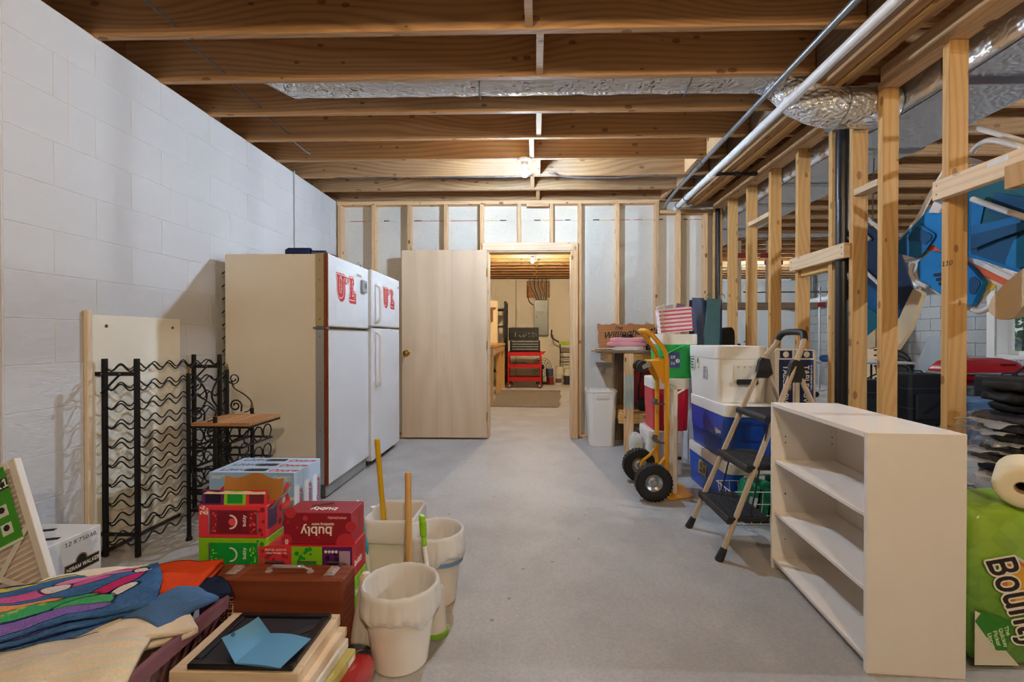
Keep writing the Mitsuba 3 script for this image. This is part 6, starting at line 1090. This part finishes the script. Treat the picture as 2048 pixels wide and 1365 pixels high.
t = thing('shelf_planks', 'bright new boards laid side by side on straps under the far joists', 'boards')
for x in (4.7, 6.0): part(t, 'strap', cat([bx(x, x+.03, 7.38, 8.3, 2.352, 2.3595), bx(x, x+.03, 7.38, 7.388, 2.352, 2.60), bx(x, x+.03, 8.3, 8.308, 2.352, 2.60)]), C('#8a8c8c', .4, .8))
for k in range(5): part(t, 'board', bx(4.5, 6.2, 7.4+.18*k, 7.56+.18*k, 2.36, 2.40, .003), W(5, 0))
t = thing('far_drain_pipe', 'white drain pipe along the block wall of the storage room', 'pipe'); part(t, 'run', cyl((6.4, 7.6, 2.02), (6.4, 12.1, 1.93), .06, 16), C('#d3d9de', .4), smooth=40)
for y in (8.2, 9.6, 11.0): part(t, 'strap', bx(6.335, 6.465, y-.012, y+.012, 2.02, 2.60), C('#8a8c8c', .4, .8))
t = thing('bicycle', 'dark bicycle with red parts standing at the far wall', 'bicycle')
for x in (4.75, 5.35): part(t, 'wheel', tube([(x+.30*math.cos(a), 11.6, .33+.30*math.sin(a)) for a in np.linspace(0, 6.283, 30, endpoint=False)], .022, 6, closed=True), BKF)
part(t, 'frame', cat([cyl((4.75, 11.6, .33), (4.98, 11.6, .85), .018, 8), cyl((4.98, 11.6, .85), (5.3, 11.6, .82), .018, 8), cyl((5.02, 11.6, .3), (5.3, 11.6, .78), .018, 8), cyl((5.02, 11.6, .3), (4.98, 11.6, .85), .018, 8)]), C('#8c1f26', .4)); part(t, 'fork', cyl((5.35, 11.6, .33), (5.28, 11.6, .98), .016, 8), BKF); part(t, 'handlebar', cyl((5.28, 11.35, 1.0), (5.28, 11.85, 1.0), .014, 8), BKF); part(t, 'saddle', mv(lump(.24, .14, .06, 3, .7), 4.96, 11.6, .90), BKF)
# trees outside the window
r_ = np.random.default_rng(9)
for q, (x, y, hgt, rad) in enumerate(((11.6, 11.2, 3.6, 1.6), (15.2, 13.2, 4.4, 1.9), (16.2, 17.6, 5.6, 2.4), (21.5, 18.5, 6.0, 2.6))):
    t = thing('tree', ('leafy green tree just outside the basement window', 'second leafy tree outside the window further back', 'broad leafy tree far outside the window', 'tallest tree farthest outside the window')[q], 'tree'); n = 1500
    d = r_.normal(size=(n, 3)); d /= np.linalg.norm(d, axis=1, keepdims=True); c = np.array([x, y, .3+hgt*.6]) + d*(r_.uniform(.4, 1, (n, 1))**.5)*np.array([rad, rad, hgt*.45])
    a, b = r_.normal(size=(n, 3)), r_.normal(size=(n, 3)); a /= np.linalg.norm(a, axis=1, keepdims=True); b -= a*(a*b).sum(1, keepdims=True); b /= np.linalg.norm(b, axis=1, keepdims=True)
    v = np.stack([c-a*.10, c-b*.05, c+a*.10, c+b*.05], 1).reshape(-1, 3); i = np.arange(n)*4
    part(t, 'leaves', mesh(v, np.vstack([np.stack([i, i+1, i+2], 1), np.stack([i, i+2, i+3], 1)])), 'leaf', kind='stuff'); part(t, 'trunk', tube([(x, y, .2), (x+.05, y, .3+hgt*.5)], [.12, .06], 8), C('#5a4633', .9))

# ------------------------------------------------------------------ workshop beyond the doorway
t = thing('workshop_bench', 'long wooden workbench along the left of the workshop', 'workbench')
part(t, 'top', bx(-1.40, -.675, 7.3, 10.2, .94, .985, .004), W(7, 1)); part(t, 'apron', bx(-.72, -.685, 7.32, 10.15, .82, .9395, .003), W(1, 1))
for y in (7.35, 9.0, 10.05): part(t, 'leg', bx(-.78, -.685, y, y+.09, 0, .8195, .003), W(7, 2)); part(t, 'leg', bx(-1.36, -1.27, y, y+.09, 0, .9395, .003), W(7, 2))
t = thing('pegboard', 'cream pegboard panel standing on the workshop bench', 'pegboard'); part(t, 'panel', bx(-1.35, -.83, 10.0, 10.02, .986, 1.90, .002), C('#d9cdb0', .7))
for k in range(14):
    part(t, 'peg_hole', mv(cyl((0, -.0005, 0), (0, .0, 0), .006, 6), -.85, 9.9995, 1.05+.06*k), C('#4a4232', .8))
one('hand_clamp', cat([bx(-.96, -.93, 9.94, 9.975, 1.45, 1.75, .003), bx(-.97, -.87, 9.95, 9.97, 1.72, 1.76, .003)]), C('#7a4a2a', .5), 'brown clamp hanging on the pegboard', 'clamp')
t = thing('metal_shelf', 'black metal shelving unit behind the pegboard', 'shelving')
for x in (-1.25, -.74): part(t, 'post', bx(x, x+.05, 10.75, 10.80, 0, 1.95, .002), BKF); part(t, 'post', bx(x, x+.05, 11.30, 11.35, 0, 1.95, .002), BKF)
for z in (.3, .85, 1.35, 1.75): part(t, 'shelf', bx(-1.25, -.69, 10.75, 11.35, z, z+.03), BKF)
t = thing('tool_cart', 'red three tier rolling tool cart in the workshop', 'tool cart'); RD = C('#b3161c', .35); cy0, cy1 = 10.05, 10.50
for z in (.705, .44, .155): part(t, 'tray', cat([bx(-.62, .12, cy0, cy1, z, z+.008), bx(-.62, .12, cy0, cy0+.012, z+.0085, z+.085), bx(-.62, .12, cy1-.012, cy1, z+.0085, z+.085), bx(-.62, -.608, cy0+.0125, cy1-.0125, z+.0085, z+.085), bx(.108, .12, cy0+.0125, cy1-.0125, z+.0085, z+.085)]), RD)
for x in (-.618, .085):
    for y in (cy0-.006, cy1-.03): part(t, 'post', bx(x, x+.035, y, y+.035, .10, .80, .003), RD)
part(t, 'push_handle', loft([[(.12, y, .79), (.21, y, .80), (.14, y, .72)] for y in (cy0, cy1)]), RD)
for x in (-.58, .08):
    for y in (cy0+.02, cy1-.04): part(t, 'caster', cyl((x, y-.015, .055), (x, y+.015, .055), .055, 16), C('#5a2a26', .5)); part(t, 'hub', cyl((x, y-.017, .055), (x, y+.017, .055), .025, 12), C('#b9bbbd', .3, .9))
t = thing('tool_chest', 'black tool chest with silver drawer pulls on the red cart', 'tool chest'); part(t, 'body', bx(-.57, .09, 10.10, 10.46, .8, 1.04, .006), C('#141517', .35))
for k in range(4): part(t, 'drawer', bx(-.53, .06, 10.085, 10.0995, .815+.055*k, .86+.055*k, .002), C('#1b1c1f', .35)); part(t, 'drawer_pull', bx(-.52, .05, 10.074, 10.0845, .845+.055*k, .859+.055*k, .001), C('#c9ccce', .25, .8))
part(t, 'lid', bx(-.60, .06, 10.40, 10.44, 1.045, 1.33, .004), C('#101113', .35)); part(t, 'lid_side', bx(-.60, -.585, 10.12, 10.3995, 1.041, 1.32, .002), C('#101113', .35)); part(t, 'lid_band', bx(-.59, .05, 10.385, 10.399, 1.22, 1.235), C('#2c2e33', .4))
r_ = np.random.default_rng(5); part(t, 'small_tools', cat([bx(x, x+.018, 10.38, 10.398, z, z+.03) for x, z in zip(r_.uniform(-.5, 0, 26), r_.uniform(1.10, 1.2, 26))]), C('#6c7076', .4, .6), kind='stuff')
one('drill_case', mv(lump(.30, .2, .10, 8, .5, .12), -.37, 10.28, .45), C('#1c1a17', .6), 'dark drill lying on the middle tray of the red cart', 'drill'); one('tool_heap', mv(lump(.55, .26, .07, 18, .5, .2), -.26, 10.28, .165), C('#22201e', .6), 'dark tools heaped on the bottom tray of the red cart', 'tools')
t = thing('electrical_panel', 'grey electrical panel box on the workshop end wall', 'electrical panel'); part(t, 'box', bx(-.05, .31, 11.70, 11.798, 1.16, 2.06, .004), C('#6f7576', .4, .3)); part(t, 'door', bx(-.04, .30, 11.69, 11.6995, 1.18, 2.05, .003), C('#7b8182', .38, .3)); part(t, 'latch', bx(.0, .03, 11.682, 11.6895, 1.60, 1.66), C('#4f5455', .4, .5))
one('plywood_backer', bx(-.24, .35, 11.775, 11.798, 2.12, 2.55, .002), W(6, 0), 'brown plywood backer above the electrical panel', 'board')
t = thing('panel_cables', 'bundle of grey cables running down into the electrical panel', 'cables'); r_ = np.random.default_rng(3)
for k in range(16):
    x0 = -.18+.034*k; x1 = .01+.018*k; part(t, 'cable', tube(bend([(x0, 11.76, 2.60), (x0+r_.uniform(-.02, .02), 11.755, 2.42), ((x0+x1)/2+r_.uniform(-.03, .03), 11.75, 2.25), (x1, 11.752, 2.065)], 5), .009, 6), C(('#8d8a80', '#2a2a2a', '#a5a196')[k % 3], .6), smooth=True)
part(t, 'cable', tube(bend([(-.20, 11.77, 2.5), (-.21, 11.76, 2.2), (-.17, 11.755, 2.02), (-.06, 11.75, 1.93)], 6), .009, 6), C('#2a2a2a', .6), smooth=True)
t = thing('garden_cart', 'black and lime green folding garden cart by the workshop wall', 'cart'); LM = C('#9cc51b', .45)
for s in (0, .26): part(t, 'rail', tube(bend([(.60+s, 11.45, .30), (.60+s, 11.47, .85), (.58+s-.0*s, 11.48, .98)], 5), .014, 8), BKF)
part(t, 'handle', tube(bend([(.58, 11.48, .98), (.52, 11.48, 1.02), (.42, 11.47, 1.08), (.385, 11.46, 1.16), (.385, 11.45, 1.30)], 6), .017, 8), BKF, smooth=True); part(t, 'handle', tube(bend([(.84, 11.48, .98), (.90, 11.48, 1.03), (.97, 11.47, 1.08), (.985, 11.46, 1.2), (.985, 11.45, 1.35)], 6), .017, 8), BKF, smooth=True)
part(t, 'lime_crossbar', bx(.56, .88, 11.44, 11.50, .93, 1.0, .01), LM); part(t, 'lime_tray', bx(.62, .86, 11.38, 11.50, .27, .34, .01), LM); part(t, 'crossbar', cat([cyl((.60, 11.46, z), (.86, 11.46, z), .012, 8) for z in (.5, .62, .74)]), BKF)
for x in (.57, .89): part(t, 'wheel', cyl((x-.02, 11.46, .11), (x+.02, 11.46, .11), .11, 18), BKF)
t = thing('floor_fan', 'round wire floor fan behind the red cart', 'fan')
for r in (.11, .17, .225): part(t, 'guard_ring', tube([(.14+r*math.cos(a), 11.0, .40+r*math.sin(a)) for a in np.linspace(0, 6.283, 28, endpoint=False)], .005, 5, closed=True), C('#3b3f44', .4, .6))
for k in range(12): part(t, 'guard_spoke', cyl((.14, 10.99, .40), (.14+.225*math.cos(k*math.pi/6), 11.0, .40+.225*math.sin(k*math.pi/6)), .003, 5), C('#3b3f44', .4, .6))
part(t, 'motor', cyl((.14, 11.0, .40), (.14, 11.12, .40), .06, 16), C('#26282c', .5)); part(t, 'stand', bx(.0, .28, 10.98, 11.2, 0, .03, .004), C('#26282c', .5)); part(t, 'neck', cyl((.14, 11.06, .03), (.14, 11.06, .35), .02, 10), C('#26282c', .5))
for q, (x, y, z, r, h, c, lb) in enumerate(((.33, 10.85, 0, .085, .19, '#7d2a2a', 'dark red paint can by the cart wheel'), (.32, 10.87, .19, .085, .19, '#3a4a66', 'blue grey paint can stacked on the red one'), (.53, 10.85, 0, .10, .24, '#cfc8b8', 'pale paint can right of the red one'), (.55, 10.87, .24, .10, .19, '#d9d3c4', 'white paint can topmost of the stacked cans'), (.74, 10.9, 0, .085, .21, '#2a2f3d', 'dark paint can beside the white bucket'), (.76, 10.92, .21, .085, .17, '#ddd8cc', 'white paint can on the dark one'), (.93, 10.8, 0, .12, .25, '#dfdfe2', 'white bucket with a blue lid at the right of the cans'))):
    t = thing('paint_can', lb, 'paint can'); part(t, 'can', lathe([(0, z), (r, z), (r, z+h-.012), (r*.97, z+h-.006), (r*.9, z+h-.006), (0, z+h-.006)], 24, x, y), C(c, .4), smooth=30); part(t, 'lid', lathe([(r*.5, z+h-.0055), (r*1.01, z+h-.0055), (r*1.01, z+h), (0, z+h)], 24, x, y), C('#9fa3a6' if q != 6 else '#2a55a5', .35, .5 if q != 6 else 0), smooth=30)
    if q in (2, 6): part(t, 'label', mv(tube([(r*1.006*math.cos(a), r*1.006*math.sin(a), 0) for a in np.linspace(3.9, 5.4, 9)], .001, 4), x, y, 0) if False else xf(sheet(lambda u, v: np.stack([x+r*1.01*np.cos(3.9+1.5*u), y+r*1.01*np.sin(3.9+1.5*u), z+.05+.1*v], -1), 10, 3, .001), np.eye(4)), C('#3a5fa8' if q == 6 else '#5a5348', .5))
def rug_col(p, n, uv):
    w = noise(p.x*60, p.y*60, 1.0); return mix((.16, .135, .105), (.26, .225, .185), .5*w + .5*noise(p.x*160, p.y*40, 2.0))
scene['rug_weave'] = {'type': 'diffuse', 'reflectance': mikit.proc(rug_col)}
rp = Polygon([tuple(at(px, py, 2, 0)[:2]) for px, py in ((989, 781), (1121, 782), (1119, 790), (1123, 793), (1118, 803), (1121, 808), (1116, 816), (978, 814), (992, 796), (988, 788))])
one('rug', xf(ext(rp, .008), fr((0, 0, .001), (1, 0, 0), (0, 1, 0))), 'rug_weave', 'ragged edged brown rug on the workshop floor', 'rug')
